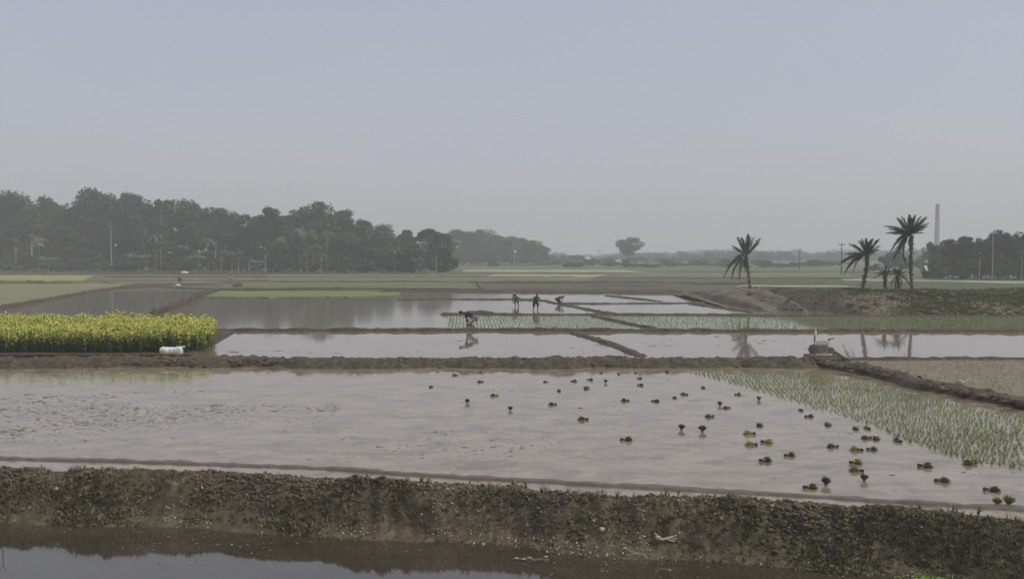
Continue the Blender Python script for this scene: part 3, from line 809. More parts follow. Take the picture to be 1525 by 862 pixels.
def variant(key, seed, h, wd, base, trunk_h, r0, nblob, nleaf, leaf, bark='bark', lm='leaf', **kw):
    rz = (h - base) / 2; zc = base + rz
    V, Fc, bc = crown(seed, wd / 2, wd / 2, rz, zc, nblob, nleaf, leaf, **kw)
    cm = np_mesh("crown", V, Fc, [M[lm]])
    idx = np.random.default_rng(seed).permutation(len(bc))[:7]
    tmesh = trunk_mesh(seed, trunk_h, r0, bc[idx] if trunk_h < h * 0.75 else bc[idx[:4]], M[bark])
    TREES[key] = (tmesh, cm, h, wd)
variant('dome1', 1, 20, 14, 5.5, 7, 0.40, 30, 6000, 0.55, flat_=0.45)
variant('dome2', 2, 20, 14, 6, 7, 0.40, 34, 6000, 0.55, flat_=0.3)
variant('dome3', 3, 20, 13, 4.5, 6, 0.38, 26, 6000, 0.55, flat_=0.6)
variant('tall1', 4, 20, 9, 4, 9, 0.30, 30, 5500, 0.50)
variant('tall2', 5, 20, 8, 5, 10, 0.28, 24, 4500, 0.50, bark='bark_pale', gap=0.12)
variant('spare', 6, 20, 8, 5, 9, 0.25, 34, 4200, 0.50, gap=0.25)
variant('bush1', 7, 6, 7, 0.2, 1.5, 0.12, 18, 3000, 0.34, low=0.0)
variant('bush2', 8, 6, 6, 0.2, 2, 0.12, 14, 3000, 0.34, low=0.0)
variant('pale', 9, 8, 5, 2.0, 3.5, 0.10, 14, 1800, 0.42, bark='bark_pale', lm='leaf_pale', gap=0.2)
variant('knob', 10, 20, 13, 4.0, 8, 0.5, 44, 8000, 0.5, gap=0.12, pear=True)
variant('pole', 11, 20, 5, 9, 14, 0.20, 14, 2600, 0.42, bark='bark_pale', gap=0.1)
def areca():
    rr = random.Random(12); mb = MB()
    for k in range(22):
        a = k * 2.4; e0 = rr.uniform(-0.1, 1.2); L = rr.uniform(2.2, 3.2)
        d = Vector((math.cos(a), math.sin(a), 0)); sdv = Vector((-d.y, d.x, 0))
        prev = None
        for i in range(8):
            t = i / 7
            c = Vector((0, 0, 11)) + d * (L * t * math.cos(e0 * 0.6)) + Vector((0, 0, L * (math.sin(e0) * t - 1.1 * t * t)))
            wv = 0.34 * math.sin(math.pi * min(1, 0.15 + t * 0.85)) + 0.02
            cur = [c - sdv * wv + Vector((0, 0, -0.25 * wv * 2)), c, c + sdv * wv + Vector((0, 0, -0.25 * wv * 2))]
            if prev and (i % 1 == 0):
                mb.add([prev[0], prev[1], cur[1], cur[0]], [(0, 1, 2, 3)]); mb.add([prev[1], prev[2], cur[2], cur[1]], [(0, 1, 2, 3)])
            prev = cur
    t_ = MB(); t_.tube([(0, 0, -0.3), (0.1, 0, 6), (0, 0, 11)], [0.17, 0.12, 0.10], 7)
    TREES['areca'] = (t_.mesh("trunk", [M['bark']]), mb.mesh("crown", [M['leaf_mid']]), 12.0, 5.0)
areca()
CROWNS = {}
def tree(kind, px, ytop, wpx, D, label, group=None, zg=0.0, name="tree", rz=None):
    """a tree whose crown tops out at photo pixel (px, ytop) when it stands D metres ahead"""
    tm_, cm, h, wd = TREES[kind]
    X = XA(px, D); top = P(px, ytop, D)[2]
    H = max(top - zg, 1.0); W = wpx * D / F
    root = empty(name, (X, D, zg), label, "tree" if 'bush' not in kind else "bush", group, rng.uniform(0, 6.28) if rz is None else rz)
    root.scale = (W / wd, W / wd, H / h)
    link("trunk", tm_, root); link("crown", cm, root)
    return root
SK = [  # skyline trees of the wood on the left: kind, x, top y, width, label
    ('dome1', -70, 284, 120, "broad dark tree beyond the left edge of the wood"),
    ('dome2', 12, 283, 95, "broad domed tree at the left end of the wood"),
    ('dome3', 72, 289, 85, "dark flat topped tree left of the concrete pole"),
    ('dome1', 112, 297, 60, "lower tree in the skyline dip left of the highest dome"),
    ('dome2', 150, 279, 90, "highest broad dome in the wood above the concrete pole"),
    ('dome3', 198, 282, 80, "rounded tree adjoining the highest dome on its right"),
    ('tall2', 244, 278, 36, "thin open crowned tree standing above the wood's skyline"),
    ('dome2', 284, 296, 85, "spreading tree just right of the thin open crowned tree"),
    ('dome1', 332, 304, 80, "sloping spreading tree in the middle of the left wood"),
    ('dome3', 374, 316, 55, "low tree in the skyline notch of the left wood"),
    ('tall1', 401, 302, 44, "small rounded treetop right of the skyline notch"),
    ('tall2', 432, 306, 44, "tree filling the left shoulder of the second high dome"),
    ('dome1', 467, 295, 84, "second high dome of the wood, dense and ragged"),
    ('tall1', 513, 306, 50, "dark ragged tree right of the second high dome"),
    ('tall1', 541, 322, 42, "dark tree stepping down the right slope of the wood"),
    ('dome2', 568, 332, 52, "soft grey tree in the dip before the last tall group"),
    ('dome3', 597, 347, 44, "lowest skyline tree before the last tall group"),
    ('tall2', 609, 331, 28, "narrow knobbly treetop opening the last tall group"),
    ('tall2', 636, 329, 42, "middle tree of the last tall group in the wood"),
    ('tall2', 659, 337, 28, "narrow ragged tree at the right end of the wood"),
    ('dome3', 650, 352, 60, "dense tree under the last tall group"),
]
for i, (kd, x, yt, wp, lb) in enumerate(SK):
    tree(kd, x, yt, wp, 262 - 0.045 * x + (i % 3) * 5, lb, name="broadleaf_tree")
# trees filling the wood behind and below the skyline
xs_o = [-100, 0, 70, 120, 150, 200, 245, 300, 370, 400, 470, 520, 570, 600, 635, 665]
ys_o = [300, 295, 302, 308, 298, 300, 306, 312, 328, 322, 316, 328, 350, 356, 346, 356]
for i, x in enumerate(np.arange(-90, 660, 27)):
    yt = np.interp(x, xs_o, ys_o) + rng.uniform(2, 12)
    tree(['dome3', 'tall1', 'dome1', 'dome2'][i % 4], x + rng.uniform(-6, 6), yt, rng.uniform(52, 72), 270 - 0.03 * x, "dark tree filling the left wood behind its skyline trees", "trees filling the left wood", name="broadleaf_tree")
for i, x in enumerate(np.arange(-80, 668, 21)):
    yt = np.interp(x, xs_o, ys_o) + rng.uniform(18, 48)
    tree(['tall1', 'tall2', 'dome3', 'pole'][rng.integers(4)], x + rng.uniform(-6, 6), min(yt, 366), rng.uniform(30, 52), 244 - 0.04 * x + rng.uniform(-4, 4), "lower dark tree standing along the front of the left wood", "front trees of the left wood", name="broadleaf_tree")
for i, x in enumerate(np.arange(-100, 668, 24)):
    tree(['bush2', 'bush1'][i % 2], x + rng.uniform(-5, 5), rng.uniform(352, 372), rng.uniform(52, 66), 282 - 0.03 * x, "tall dark thicket deep inside the left wood", "thickets inside the left wood", name="bush")
for i, x in enumerate(np.arange(-80, 672, 17)):
    tree(['bush1', 'bush2'][i % 2], x + rng.uniform(-5, 5), rng.uniform(368, 392), rng.uniform(26, 44), 238 - 0.045 * x + rng.uniform(-3, 3), "dark bush at the foot of the left wood", "bushes along the foot of the left wood", name="bush")
for x, yt, wp, lb in [(72, 378, 26, "pale feathery sapling at the wood's foot near the left edge"), (150, 388, 22, "pale sapling just left of the concrete pole"), (207, 372, 34, "pale leafy young tree right of the concrete pole"),
                      (292, 374, 34, "pale spreading young tree above the far white bag"), (345, 366, 30, "pale thin young tree among white trunks"), (382, 383, 26, "pale low sapling left of the bushes mid wood"),
                      (458, 330, 26, "pale drooping palm-like tree under the second dome"), (478, 352, 22, "pale hanging foliage tree below the second dome"), (622, 378, 24, "pale young tree at the foot of the last tall group"), (28, 394, 22, "pale low sapling at the far left of the wood's foot")]:
    tree('pale', x, yt, wp * 1.15, 226 - 0.04 * x, lb, name="young_tree")
for x, yt, lb in [(240, 338, "slim pale trunked tree under the thin open crown"), (329, 358, "slim white trunk left of the far worker's stake"), (355, 352, "slim pale tree behind the far worker's stake"), (395, 350, "slim pale tree under the skyline notch"), (650, 360, "slim pale trunked tree at the wood's right end")]:
    tree('pole', x, yt, 16, 232 - 0.04 * x, lb, name="slim_tree")
for x, yt, wp, lb in [(58, 350, 30, "tall pale palm near the left end of the wood"), (232, 345, 30, "tall palm under the thin open crowned tree"), (310, 352, 28, "palm left of the far worker's stake, before the dark wood"),
                      (418, 350, 28, "palm at the left foot of the second high dome"), (446, 336, 32, "tall drooping palm left under the second high dome"), (488, 340, 30, "tall drooping palm right under the second high dome"), (588, 366, 24, "palm under the lowest skyline tree"), (626, 360, 26, "palm in front of the last tall group")]:
    tree('areca', x, yt, wp, 229 - 0.04 * x, lb, name="palm_tree")
# the paler group beyond
for i, (x, yt, wp, lb) in enumerate([(688, 341, 60, "hazy tree at the left of the second group"), (718, 339, 58, "highest hazy tree of the second group"), (742, 348, 55, "hazy tree behind the lamp topped pole, on its left"),
                      (768, 351, 56, "hazy tree behind the lamp topped pole"), (790, 356, 48, "hazy tree near the right end of the second group"), (804, 364, 30, "last low hazy tree of the second group")]):
    tree(['dome2', 'dome1', 'dome3'][i % 3], x, yt, wp, 400 + (i % 2) * 12, lb, name="hazy_tree")
for i, x in enumerate(np.arange(672, 800, 20)):
    tree(['bush2', 'bush1'][i % 2], x, np.interp(x, [672, 800], [356, 366]), 46, 425, "tall thicket inside the hazy group", "thickets inside the hazy group", name="bush")
for i, x in enumerate(np.arange(676, 812, 12)):
    tree(['bush1', 'bush2'][i % 2], x, rng.uniform(366, 380), 34, 385 + rng.uniform(-5, 5), "hazy bush at the foot of the second group", "bushes at the foot of the hazy group", name="bush")
tree('bush1', 735, 389, 22, 330, "small dark green bush in front of the hazy group", name="bush")
tree('knob', 937, 348, 46, 420, "lone rounded tree rising above the distant treeline", name="lone_tree")
# bushes before the far treeline
for i, (x, yt, wp) in enumerate([(818, 378, 22), (838, 381, 30), (860, 379, 26), (905, 383, 26), (925, 386, 30), (948, 382, 34), (968, 388, 22), (985, 383, 30), (1010, 386, 34), (1040, 382, 36), (1065, 388, 26), (1090, 386, 30), (1140, 388, 28), (1180, 390, 30), (1215, 392, 28), (1230, 388, 18)]):
    tree(['bush1', 'bush2', 'dome3'][i % 3], x, yt, wp, 430 + rng.uniform(0, 60), "hazy green bush in the row before the far treeline", "bushes before the far treeline", name="bush")
for i, x in enumerate(np.arange(812, 1262, 15)):
    tree(['bush2', 'bush1'][i % 2], x + rng.uniform(-5, 5), rng.uniform(384, 394), rng.uniform(28, 44), 300 + rng.uniform(0, 90), "low hazy bush in the hedge row under the far treeline", "hedge row under the far treeline", name="bush")
for x, yt, lb in [(905, 388, "pale young tree below and left of the lone rounded tree"), (995, 387, "pale young tree right of the lone rounded tree"), (1048, 386, "pale young tree left of the lone date palm"), (1075, 389, "pale young tree just left of the lone palm's drooping fronds"), (848, 386, "pale young tree before the bright roofed hut")]:
    tree('pale', x, yt, 20, 300, lb, name="young_tree")
# the far treeline: one mass
Vs = []
base = TREES['bush1'][1]; nb = len(base.vertices)
co = np.empty(nb * 3, np.float32); base.vertices.foreach_get("co", co); co = co.reshape(-1, 3)
fc = np.empty(len(base.polygons) * 4, np.int32); base.polygons.foreach_get("vertices", fc); fc = fc.reshape(-1, 4)
pk = np.random.default_rng(3).permutation(len(fc))[:700]
fcs = fc[pk]; used, inv = np.unique(fcs, return_inverse=True); lo = (co[used], inv.reshape(-1, 4), np.zeros(len(fcs), int))
n = 560; px = rng.uniform(640, 2100, n); D = rng.uniform(480, 950, n)
ht = np.interp(px, [640, 850, 900, 1000, 1100, 1200, 1300, 1700], [369, 376, 374, 371, 367, 370, 369, 364]) + 2.5 * rng.normal(size=n) + 3 + (800 - D) * 0.008
H = np.array([P(a, b, c)[2] for a, b, c in zip(px, ht, D)]); Wd = rng.uniform(16, 34, n) * (D / 800)
V, Fc, mi = scatter(lo, np.column_stack([[XA(a, c) for a, c in zip(px, D)], D, np.full(n, -0.5)]), rng.uniform(0, 6.28, n), np.stack([Wd / 7, Wd / 7, H / 6], 1))
me = np_mesh("far_woods", V, Fc, [M['leaf']], mi)
stuff(link("far_woods", me), "far treeline fading into haze along the horizon", "woods")
# wood at the right edge
for i, (kd, x, yt, wp, lb) in enumerate([
    ('pale', 1393, 349, 26, "pale airy tree below the brick chimney"), ('tall1', 1413, 352, 34, "dark tree right of the chimney in the right wood"), ('tall1', 1437, 347, 32, "knobbly dark treetop in the right wood"),
    ('dome3', 1462, 352, 36, "low dark tree left of the pole in the right wood"), ('dome2', 1490, 341, 44, "flat topped dark tree right of the pole in the right wood"), ('dome1', 1523, 341, 44, "dense dark tree at the right edge of the photo"),
    ('dome2', 1560, 339, 50, "dark tree just beyond the right edge")]):
    tree(kd, x, yt, wp, 158 + (i % 2) * 4, lb, name="broadleaf_tree")
for i, x in enumerate(np.arange(1400, 1680, 17)):
    tree(['tall1', 'tall2', 'dome3'][i % 3], x, rng.uniform(352, 366), rng.uniform(26, 38), 166 + rng.uniform(-3, 3), "dark tree filling the wood at the right edge", "trees filling the right wood", name="broadleaf_tree")
for i, x in enumerate(np.arange(1400, 1680, 20)):
    tree(['bush2', 'bush1'][i % 2], x, rng.uniform(364, 374), 42, 172, "tall dark thicket inside the right wood", "thickets inside the right wood", name="bush")
for i, x in enumerate(np.arange(1390, 1680, 14)):
    tree(['bush1', 'bush2'][i % 2], x, rng.uniform(378, 398), rng.uniform(24, 36), 154 + rng.uniform(-3, 3), "dark bush at the foot of the right wood", "bushes at the foot of the right wood", name="bush")
for x, lb in [(1459, "slim pale trunk left of the pole in the right wood"), (1522, "slim pale trunk at the right edge")]:
    tree('pole', x, 356, 14, 151, lb, name="slim_tree")
tree('bush1', 1332, 371, 56, 230, "round hazy tree between the two taller date palms", name="round_tree")
tree('bush2', 1372, 379, 30, 250, "hazy bush just right of the tallest date palm", name="bush")
tree('dome3', 1386, 362, 26, 240, "hazy tree left of the right wood", name="hazy_tree")
tree('bush2', 1302, 392, 26, 240, "low hazy bush behind the middle date palm", name="bush")

# ---- date palms
def frond_mesh(L, droop, seed, lw=0.042, nl=60):
    rr = random.Random(seed); mb = MB()
    pts = []
    for i in range(9):
        t = i / 8
        pts.append(Vector((L * (t - 0.12 * droop * t * t), 0, -L * droop * 0.55 * t ** 2.1)))
    mb.tube(pts, [0.028 * (1 - 0.85 * i / 8) + 0.004 for i in range(9)], 4, cap=False)
    for i in range(nl):
        t = 0.16 + 0.84 * i / nl
        k = min(int(t * 8), 7); f = t * 8 - k
        p = pts[k].lerp(pts[k + 1], f); tg = (pts[k + 1] - pts[k]).normalized()
        ll = 0.44 * math.sin(math.pi * min(1, t * 0.8 + 0.16)) ** 0.7 * L / 2.1
        for sd_ in (-1, 1):
            d = (tg * 0.85 + Vector((0, sd_ * rr.uniform(0.3, 0.8), rr.uniform(-0.75, 0.45)))).normalized()
            u = d.cross(Vector((0, 0, 1))).normalized()
            w2 = lw * 0.5
            a = p; m_ = p + d * ll * 0.55 + u * 0; e = p + d * ll + Vector((0, 0, -0.1 * ll))
            mb.add([a - u * w2 * .5, a + u * w2 * .5, m_ + u * w2, e, m_ - u * w2], [(0, 1, 2, 3, 4)])
    return mb.mesh("frond", [M['palm_leaf']])
FR = [frond_mesh(2.1, 0.25, 1), frond_mesh(2.1, 0.55, 2), frond_mesh(2.1, 1.0, 3), frond_mesh(2.1, 1.5, 4)]
DEADF = FR[3].copy(); DEADF.materials.clear(); DEADF.materials.append(flat('dead_frond_brown', (0.17, 0.13, 0.085), 0.9))
def date_palm(px, ybase, Y, topx, topy, tips, label, r0=0.2, group=None, bark='palm_bark', wild=14, z=None, name="date_palm"):
    """tips: photo pixels where fronds end (in the plane of the palm); wild: fronds towards and away from the camera"""
    X = XA(px, Y); zg = z if z is not None else far_z(X, Y)
    root = empty(name, (X, Y, zg), label, "palm tree", group)
    top = Vector(P(topx, topy, Y)) - Vector((X, Y, zg))
    rr = random.Random(int(px))
    mb = MB(); n = 26; pts = []; rad = []
    for i in range(n + 1):
        t = i / n
        pts.append(Vector((top.x * t + 0.06 * math.sin(t * 5 + px), 0.05 * math.sin(t * 4), -0.4 + (top.z + 0.4) * t)))
        rad.append(r0 * (1.35 if t < 0.06 else 1.0 + 0.18 * (t > 0.7) * (t - 0.7) / 0.3 + rr.uniform(-0.13, 0.13)))
    mb.tube(pts, rad, 9)
    for i in range(60):                      # stubs of cut fronds
        t = rr.uniform(0.25, 0.98); a = rr.uniform(0, 6.28); p = Vector((top.x * t + 0.06 * math.sin(t * 5 + px), 0.05 * math.sin(t * 4), -0.4 + (top.z + 0.4) * t))
        d = Vector((math.cos(a), math.sin(a), 0.9)).normalized(); q = p + Vector((math.cos(a), math.sin(a), 0)) * r0 * 0.9
        mb.tube([q, q + d * 0.14], [0.05, 0.025], 4)
    mb.build("trunk", M[bark], root, False)
    C = top + Vector((0.0, 0, 0.0))
    def frond(vec, var=None):
        L = vec.length; el = math.atan2(vec.z, math.hypot(vec.x, vec.y)); az = math.atan2(vec.y, vec.x)
        if var is None: var = 0 if el > 0.6 else 1 if el > 0.1 else 2 if el > -0.6 else 3
        o = link("frond", FR[var], root)
        lift = (0.08, 0.22, 0.40, 0.65)[var]
        o.location = C
        o.rotation_euler = (rr.uniform(-0.5, 0.5), -(el + lift), az)
        s_ = L / 2.1 * (1.0, 1.02, 1.12, 1.25)[var]
        o.scale = (s_, s_, s_)
    for tx, ty in tips:
        v = Vector(P(tx, ty, Y)) - Vector((X, Y, zg)) - C
        v.y = rr.uniform(-0.35, 0.35) * v.length
        frond(v)
    avg = sum(((Vector(P(tx, ty, Y)) - Vector((X, Y, zg)) - C).length for tx, ty in tips)) / len(tips)
    for i in range(wild):
        a = rr.choice((-1, 1)) * rr.uniform(0.7, 2.5); e = rr.uniform(0.0, 1.45)
        frond(Vector((math.cos(a) * math.cos(e), math.sin(a) * math.cos(e), math.sin(e))) * avg * rr.uniform(0.65, 0.92))
    for i in range(5):                       # dead fronds hanging under the crown
        a = rr.uniform(0, 6.28); o = link("dead_frond", FR[3].copy() if 0 else DEADF, root); o.location = C - Vector((0, 0, 0.15))
        o.rotation_euler = (0, rr.uniform(0.7, 1.0), a); k_ = avg / 2.1 * rr.uniform(0.5, 0.75); o.scale = (k_, k_, k_)
    return root
date_palm(1118, 432, 90, 1112, 381, [(1097, 352), (1104, 353), (1113, 348), (1117, 352), (1134, 353), (1128, 360), (1092, 364), (1093, 367), (1121, 352), (1093, 381), (1084, 401), (1089, 398), (1093, 403), (1100, 404), (1108, 352)], "lone date palm leaning slightly at the left end of the rough bank", 0.11, wild=9)
date_palm(1286, 430, 70.5, 1291, 380, [(1267, 361), (1273, 362), (1277, 357), (1282, 355), (1288, 354), (1294, 355), (1299, 354), (1305, 356), (1310, 354), (1312, 370), (1308, 364), (1262, 376), (1257, 388), (1257, 384), (1262, 396), (1268, 398), (1274, 396), (1264, 392), (1280, 372), (1304, 376)], "middle-sized date palm on the rough bank left of the tallest", 0.12, wild=14)
date_palm(1360, 437, 70, 1356, 350, [(1335, 323), (1340, 325), (1346, 321), (1351, 319), (1356, 321), (1361, 319), (1367, 321), (1373, 322), (1378, 322), (1382, 335), (1378, 331), (1374, 340), (1322, 333), (1326, 338), (1323, 344), (1328, 346), (1329, 360), (1334, 366), (1340, 376), (1348, 384), (1345, 370), (1332, 355), (1338, 362)], "tallest date palm with a lopsided crown on the rough bank", 0.115, wild=24)
date_palm(1320, 433, 74.5, 1319, 409, [(1303, 405), (1307, 399), (1313, 397), (1320, 395), (1326, 397), (1332, 401), (1334, 409), (1304, 412)], "short date palm behind the bank, left of its twin", 0.10, wild=12)
date_palm(1338, 433, 74, 1338, 411, [(1324, 402), (1330, 398), (1338, 395), (1346, 398), (1352, 403), (1356, 424), (1350, 416), (1328, 424), (1334, 427), (1343, 426)], "short date palm with drooping fronds behind the tallest trunk", 0.10, wild=12)

# small bushes by the lone palm
for x, y, Y, hp, lb in [(1127, 431, 88, 14, "small dark pointed shrub just right of the lone date palm"), (1155, 440, 84, 12, "small dark shrub on the bare mud slope"), (1212, 436, 82, 9, "low grey green shrub on the bank between the palms")]:
    X = XA(x, Y); z = far_z(X, Y)
    r_ = empty("shrub", (X, Y, z - 0.05), lb, "shrub"); s_ = hp / 14.4 / 6
    r_.scale = (s_ * 0.9, s_ * 0.9, s_)
    link("stem", TREES['bush1'][0], r_); link("foliage", TREES['bush1'][1], r_)

# ================================================================== POLES, CHIMNEY, HUT
def pole(px, ytop, D, label, arm=1.4, group=None, m='concrete', lamp=False, zg=0.0, r=0.16):
    X = XA(px, D); H = P(px, ytop, D)[2] - zg
    root = empty("power_pole", (X, D, zg), label, "pole", group, rng.uniform(-0.4, 0.4))
    mb = MB(); mb.tube([(0, 0, -0.5), (0, 0, H)], [r * 1.3, r * 0.75], 8); mb.build("shaft", M[m], root)
    mb = MB(); mb.box((0, -0.14, H - 0.4), (arm, 0.10, 0.12)); mb.build("cross_arm", M['dark_metal'], root)
    for s_ in (-1, 0, 1):
        mb = MB(); zb = H - 0.34 if s_ else H
        mb.tube([(s_ * arm * 0.45, -0.14 * abs(s_), zb), (s_ * arm * 0.45, -0.14 * abs(s_), zb + 0.10), (s_ * arm * 0.45, -0.14 * abs(s_), zb + 0.22)], [0.05, 0.075, 0.03], 7)
        mb.build("insulator", M['pale_metal'], root)
    if lamp:
        mb = MB(); mb.box((0.25, -0.2, H - 0.9), (1.1, 0.5, 0.9), taper=0.8); mb.build("lamp_box", M['pale_metal'], root)
    return root
pole(166, 336, 226, "concrete power pole standing before the left wood", r=0.15)
pole(766, 371, 330, "power pole with a pale box near its top", lamp=True, r=0.2)
pole(1253, 362, 200, "dark power pole left of the middle date palm", m='dark_metal', r=0.12)
pole(1190, 371, 260, "dark far power pole between the palms", m='dark_metal', r=0.12)
pole(1478, 345, 149, "pale power pole in front of the right wood", r=0.085)
pole(892, 372, 520, "far hazy power pole left of the lone rounded tree", arm=3.0, r=0.2)

D = 540; X = XA(1394.5, D); H = P(1394, 304, D)[2]
ch = empty("brick_chimney", (X, D, 0), "tall brick kiln chimney rising behind the right wood", "chimney")
mb = MB(); mb.tube([(0, 0, -0.5), (0, 0, 3), (0, 0, H * 0.74)], [2.0, 1.7, 1.3], 16); mb.build("lower_shaft", M['brick_pale'], ch)
mb = MB(); mb.tube([(0, 0, H * 0.74), (0, 0, H - 0.8)], [1.28, 1.08], 16); mb.build("sooty_shaft", M['brick'], ch)
mb = MB(); mb.tube([(0, 0, H - 0.8), (0, 0, H - 0.5), (0, 0, H)], [1.1, 1.25, 1.2], 16); mb.build("rim", M['brick'], ch)
for k in range(6):
    mb = MB(); zz = 4 + k * H * 0.11
    r_ = np.interp(zz, [3, H * 0.74], [1.7, 1.3]) + 0.04
    mb.tube([(0, 0, zz), (0, 0, zz + 0.25)], [r_, r_], 16); mb.build("band", M['dark_metal'], ch)
def hut(px, D, wd, label, hgt=2.4):
    X = XA(px, D)
    r_ = empty("hut", (X, D, 0), label, "hut", None, 0.2)
    mb = MB(); mb.box((0, 0, hgt / 2 - 0.1), (wd, wd * 0.7, hgt + 0.2)); mb.build("wall", M['daub'], r_)
    mb = MB(); a = wd * 0.62; b = wd * 0.5
    V = [(-a, -b, hgt), (a, -b, hgt), (a, 0, hgt + 1.1), (-a, 0, hgt + 1.1), (-a, b, hgt), (a, b, hgt)]
    V += [(x, y, z + 0.08) for x, y, z in V]
    mb.add(V, [(0, 1, 2, 3), (3, 2, 5, 4), (9, 8, 7, 6), (10, 11, 8, 9), (0, 6, 7, 1), (4, 5, 11, 10)]); mb.build("roof", M['tin'], r_)
    mb = MB(); mb.box((0.2, -wd * 0.35 - 0.03, 0.95), (0.9, 0.06, 1.9)); mb.build("door", M['wood'], r_)
hut(873, 455, 3.2, "small hut with a bright tin roof left of the lone rounded tree")
hut(921, 400, 2.0, "tiny pale hut under the lone rounded tree", 1.2)
hut(1383, 175, 1.8, "low hut half hidden at the left end of the right wood", 1.2)

# ================================================================== PEOPLE
def skin_obj(name, nodes, edges, radii, m, parent, sub=1):
    me = bpy.data.meshes.new(name); me.from_pydata([tuple(v) for v in nodes], edges, [])
    o = link(name, me, parent)
    if not me.skin_vertices:
        bm = bmesh.new(); bm.from_mesh(me); bm.verts.layers.skin.verify(); bm.to_mesh(me); bm.free()
    sm_ = o.modifiers.new("skin", 'SKIN'); sm_.use_smooth_shade = True; sm_.branch_smoothing = 0.3
    for i, r_ in enumerate(radii):
        rr_ = r_ if isinstance(r_, tuple) else (r_, r_)
        me.skin_vertices[0].data[i].radius = rr_
        me.skin_vertices[0].data[i].use_root = (i == 0)
    o.modifiers.new("sub", 'SUBSURF').levels = sub
    o.modifiers["sub"].render_levels = sub
    me.materials.append(m)
    return o
def person(loc, face, hip, lean, label, shirt, lower, hands, knees=0.12, stance=0.16, headpitch=0.35, hat=None, group=None, sitting=False, skirt=True):
    """x forward. hip: hip height; lean: torso from vertical; hands: two points in front of the hips"""
    FAT = 1.22
    root = empty("person", loc, label, "person", group, face)
    d = Vector((math.sin(lean), 0, math.cos(lean)))
    up = Vector((math.cos(lean), 0, -math.sin(lean))) * -1
    Pv = Vector((0, 0, hip)); belly = Pv + d * 0.2 + up * 0.02; chest = Pv + d * 0.42; neck = Pv + d * 0.53
    hl = lean + headpitch
    hd = Vector((math.sin(hl), 0, math.cos(hl)))
    jaw = neck + hd * 0.09; skull = neck + hd * 0.19; crownp = neck + hd * 0.27
    nodes = [Pv, belly, chest, neck, jaw, skull, crownp]; rad = [(0.13, 0.10), (0.115, 0.09), (0.14, 0.10), 0.055, 0.065, 0.085, 0.05]
    edges = [(0, 1), (1, 2), (2, 3), (3, 4), (4, 5), (5, 6)]
    fwd = hd.cross(Vector((0, 1, 0))) * -1
    fwd = Vector((math.cos(hl), 0, -math.sin(hl)))
    nodes.append(jaw.lerp(skull, 0.45) + fwd * 0.085); rad.append(0.014); edges.append((4, 7))       # nose and muzzle
    arms_up = []; legs = []
    for s_, hnd in zip((1, -1), hands):
        sh = chest + d * 0.04 + Vector((0, s_ * 0.19, 0)); hnd = Vector(hnd)
        mid = sh.lerp(hnd, 0.5); v = hnd - sh
        bend = math.sqrt(max(0.0, 0.28 ** 2 - (v.length / 2) ** 2)) if v.length < 0.56 else 0
        el = mid + Vector((-0.5, s_ * 0.6, -0.3)).normalized() * bend
        if v.length > 0.56: hnd = sh + v.normalized() * 0.56; el = sh.lerp(hnd, 0.5)
        o = len(nodes); pd = (hnd - el).normalized(); palm = hnd + pd * 0.07
        nodes += [sh, el, hnd, palm]; rad += [0.055, 0.04, 0.026, (0.035, 0.02)]
        edges += [(2, o), (o, o + 1), (o + 1, o + 2), (o + 2, o + 3)]
        arms_up.append((sh, el))
        side = Vector((0, 1, 0)).cross(pd).normalized() if abs(pd.y) < 0.9 else Vector((1, 0, 0))
        for q, (off, ln) in enumerate(((-0.03, 0.065), (-0.01, 0.08), (0.012, 0.075), (0.032, 0.055))):
            b0 = palm + side * off + pd * 0.035; b1 = b0 + pd * ln * 0.55; b2 = b1 + (pd + Vector((0, -s_ * 0.7, 0))).normalized() * ln * 0.5
            k_ = len(nodes); nodes += [b0, b1, b2]; rad += [0.010, 0.009, 0.008]; edges += [(o + 3, k_), (k_, k_ + 1), (k_ + 1, k_ + 2)]
        t0 = hnd + pd * 0.03 - side * 0.035; t1 = t0 + (pd - side).normalized() * 0.045
        k_ = len(nodes); nodes += [t0, t1]; rad += [0.011, 0.009]; edges += [(o + 2, k_), (k_, k_ + 1)]
    for s_ in (1, -1):
        hp = Pv + Vector((0, s_ * 0.09, -0.04)); an = Vector((0.02 if s_ > 0 else -0.10, s_ * stance, 0.06))
        v = an - hp; L = 0.82
        kb = math.sqrt(max(0, (L / 2) ** 2 - (min(v.length, L) / 2) ** 2))
        kn = hp.lerp(an, 0.5) + Vector((1, s_ * 0.15, 0)).normalized() * max(kb, 0.02)
        toe = an + Vector((0.15, s_ * 0.02, -0.035))
        o = len(nodes); nodes += [hp, kn, an, toe]; rad += [0.085, 0.055, 0.036, (0.04, 0.022)]
        edges += [(0, o), (o, o + 1), (o + 1, o + 2), (o + 2, o + 3)]
        legs.append((hp, kn, an))
    skin_obj("body", nodes, edges, [tuple(q * 1.1 for q in v) if isinstance(v, tuple) else (v * 1.1 if v > 0.02 else v) for v in rad], M['skin'], root)
    # shirt
    nn = [Pv + d * 0.05, belly, chest, Pv + d * 0.5]; rr_ = [(0.145, 0.12), (0.14, 0.115), (0.165, 0.125), 0.075]; ee = [(0, 1), (1, 2), (2, 3)]
    for sh, el in arms_up:
        o = len(nn); nn += [sh, sh.lerp(el, 0.85)]; rr_ += [0.075, 0.06]; ee += [(2, o), (o, o + 1)]
    skin_obj("shirt", nn, ee, [tuple(q * FAT for q in v) if isinstance(v, tuple) else v * FAT for v in rr_], M[shirt], root)
    nn = [Pv + d * 0.04]; rr_ = [(0.16, 0.13)]; ee = []
    for hp, kn, an in legs:
        o = len(nn); nn += [hp, kn, kn.lerp(an, 0.3)]; rr_ += [0.12, 0.095 if skirt else 0.08, 0.09 if skirt else 0.07]; ee += [(0, o), (o, o + 1), (o + 1, o + 2)]
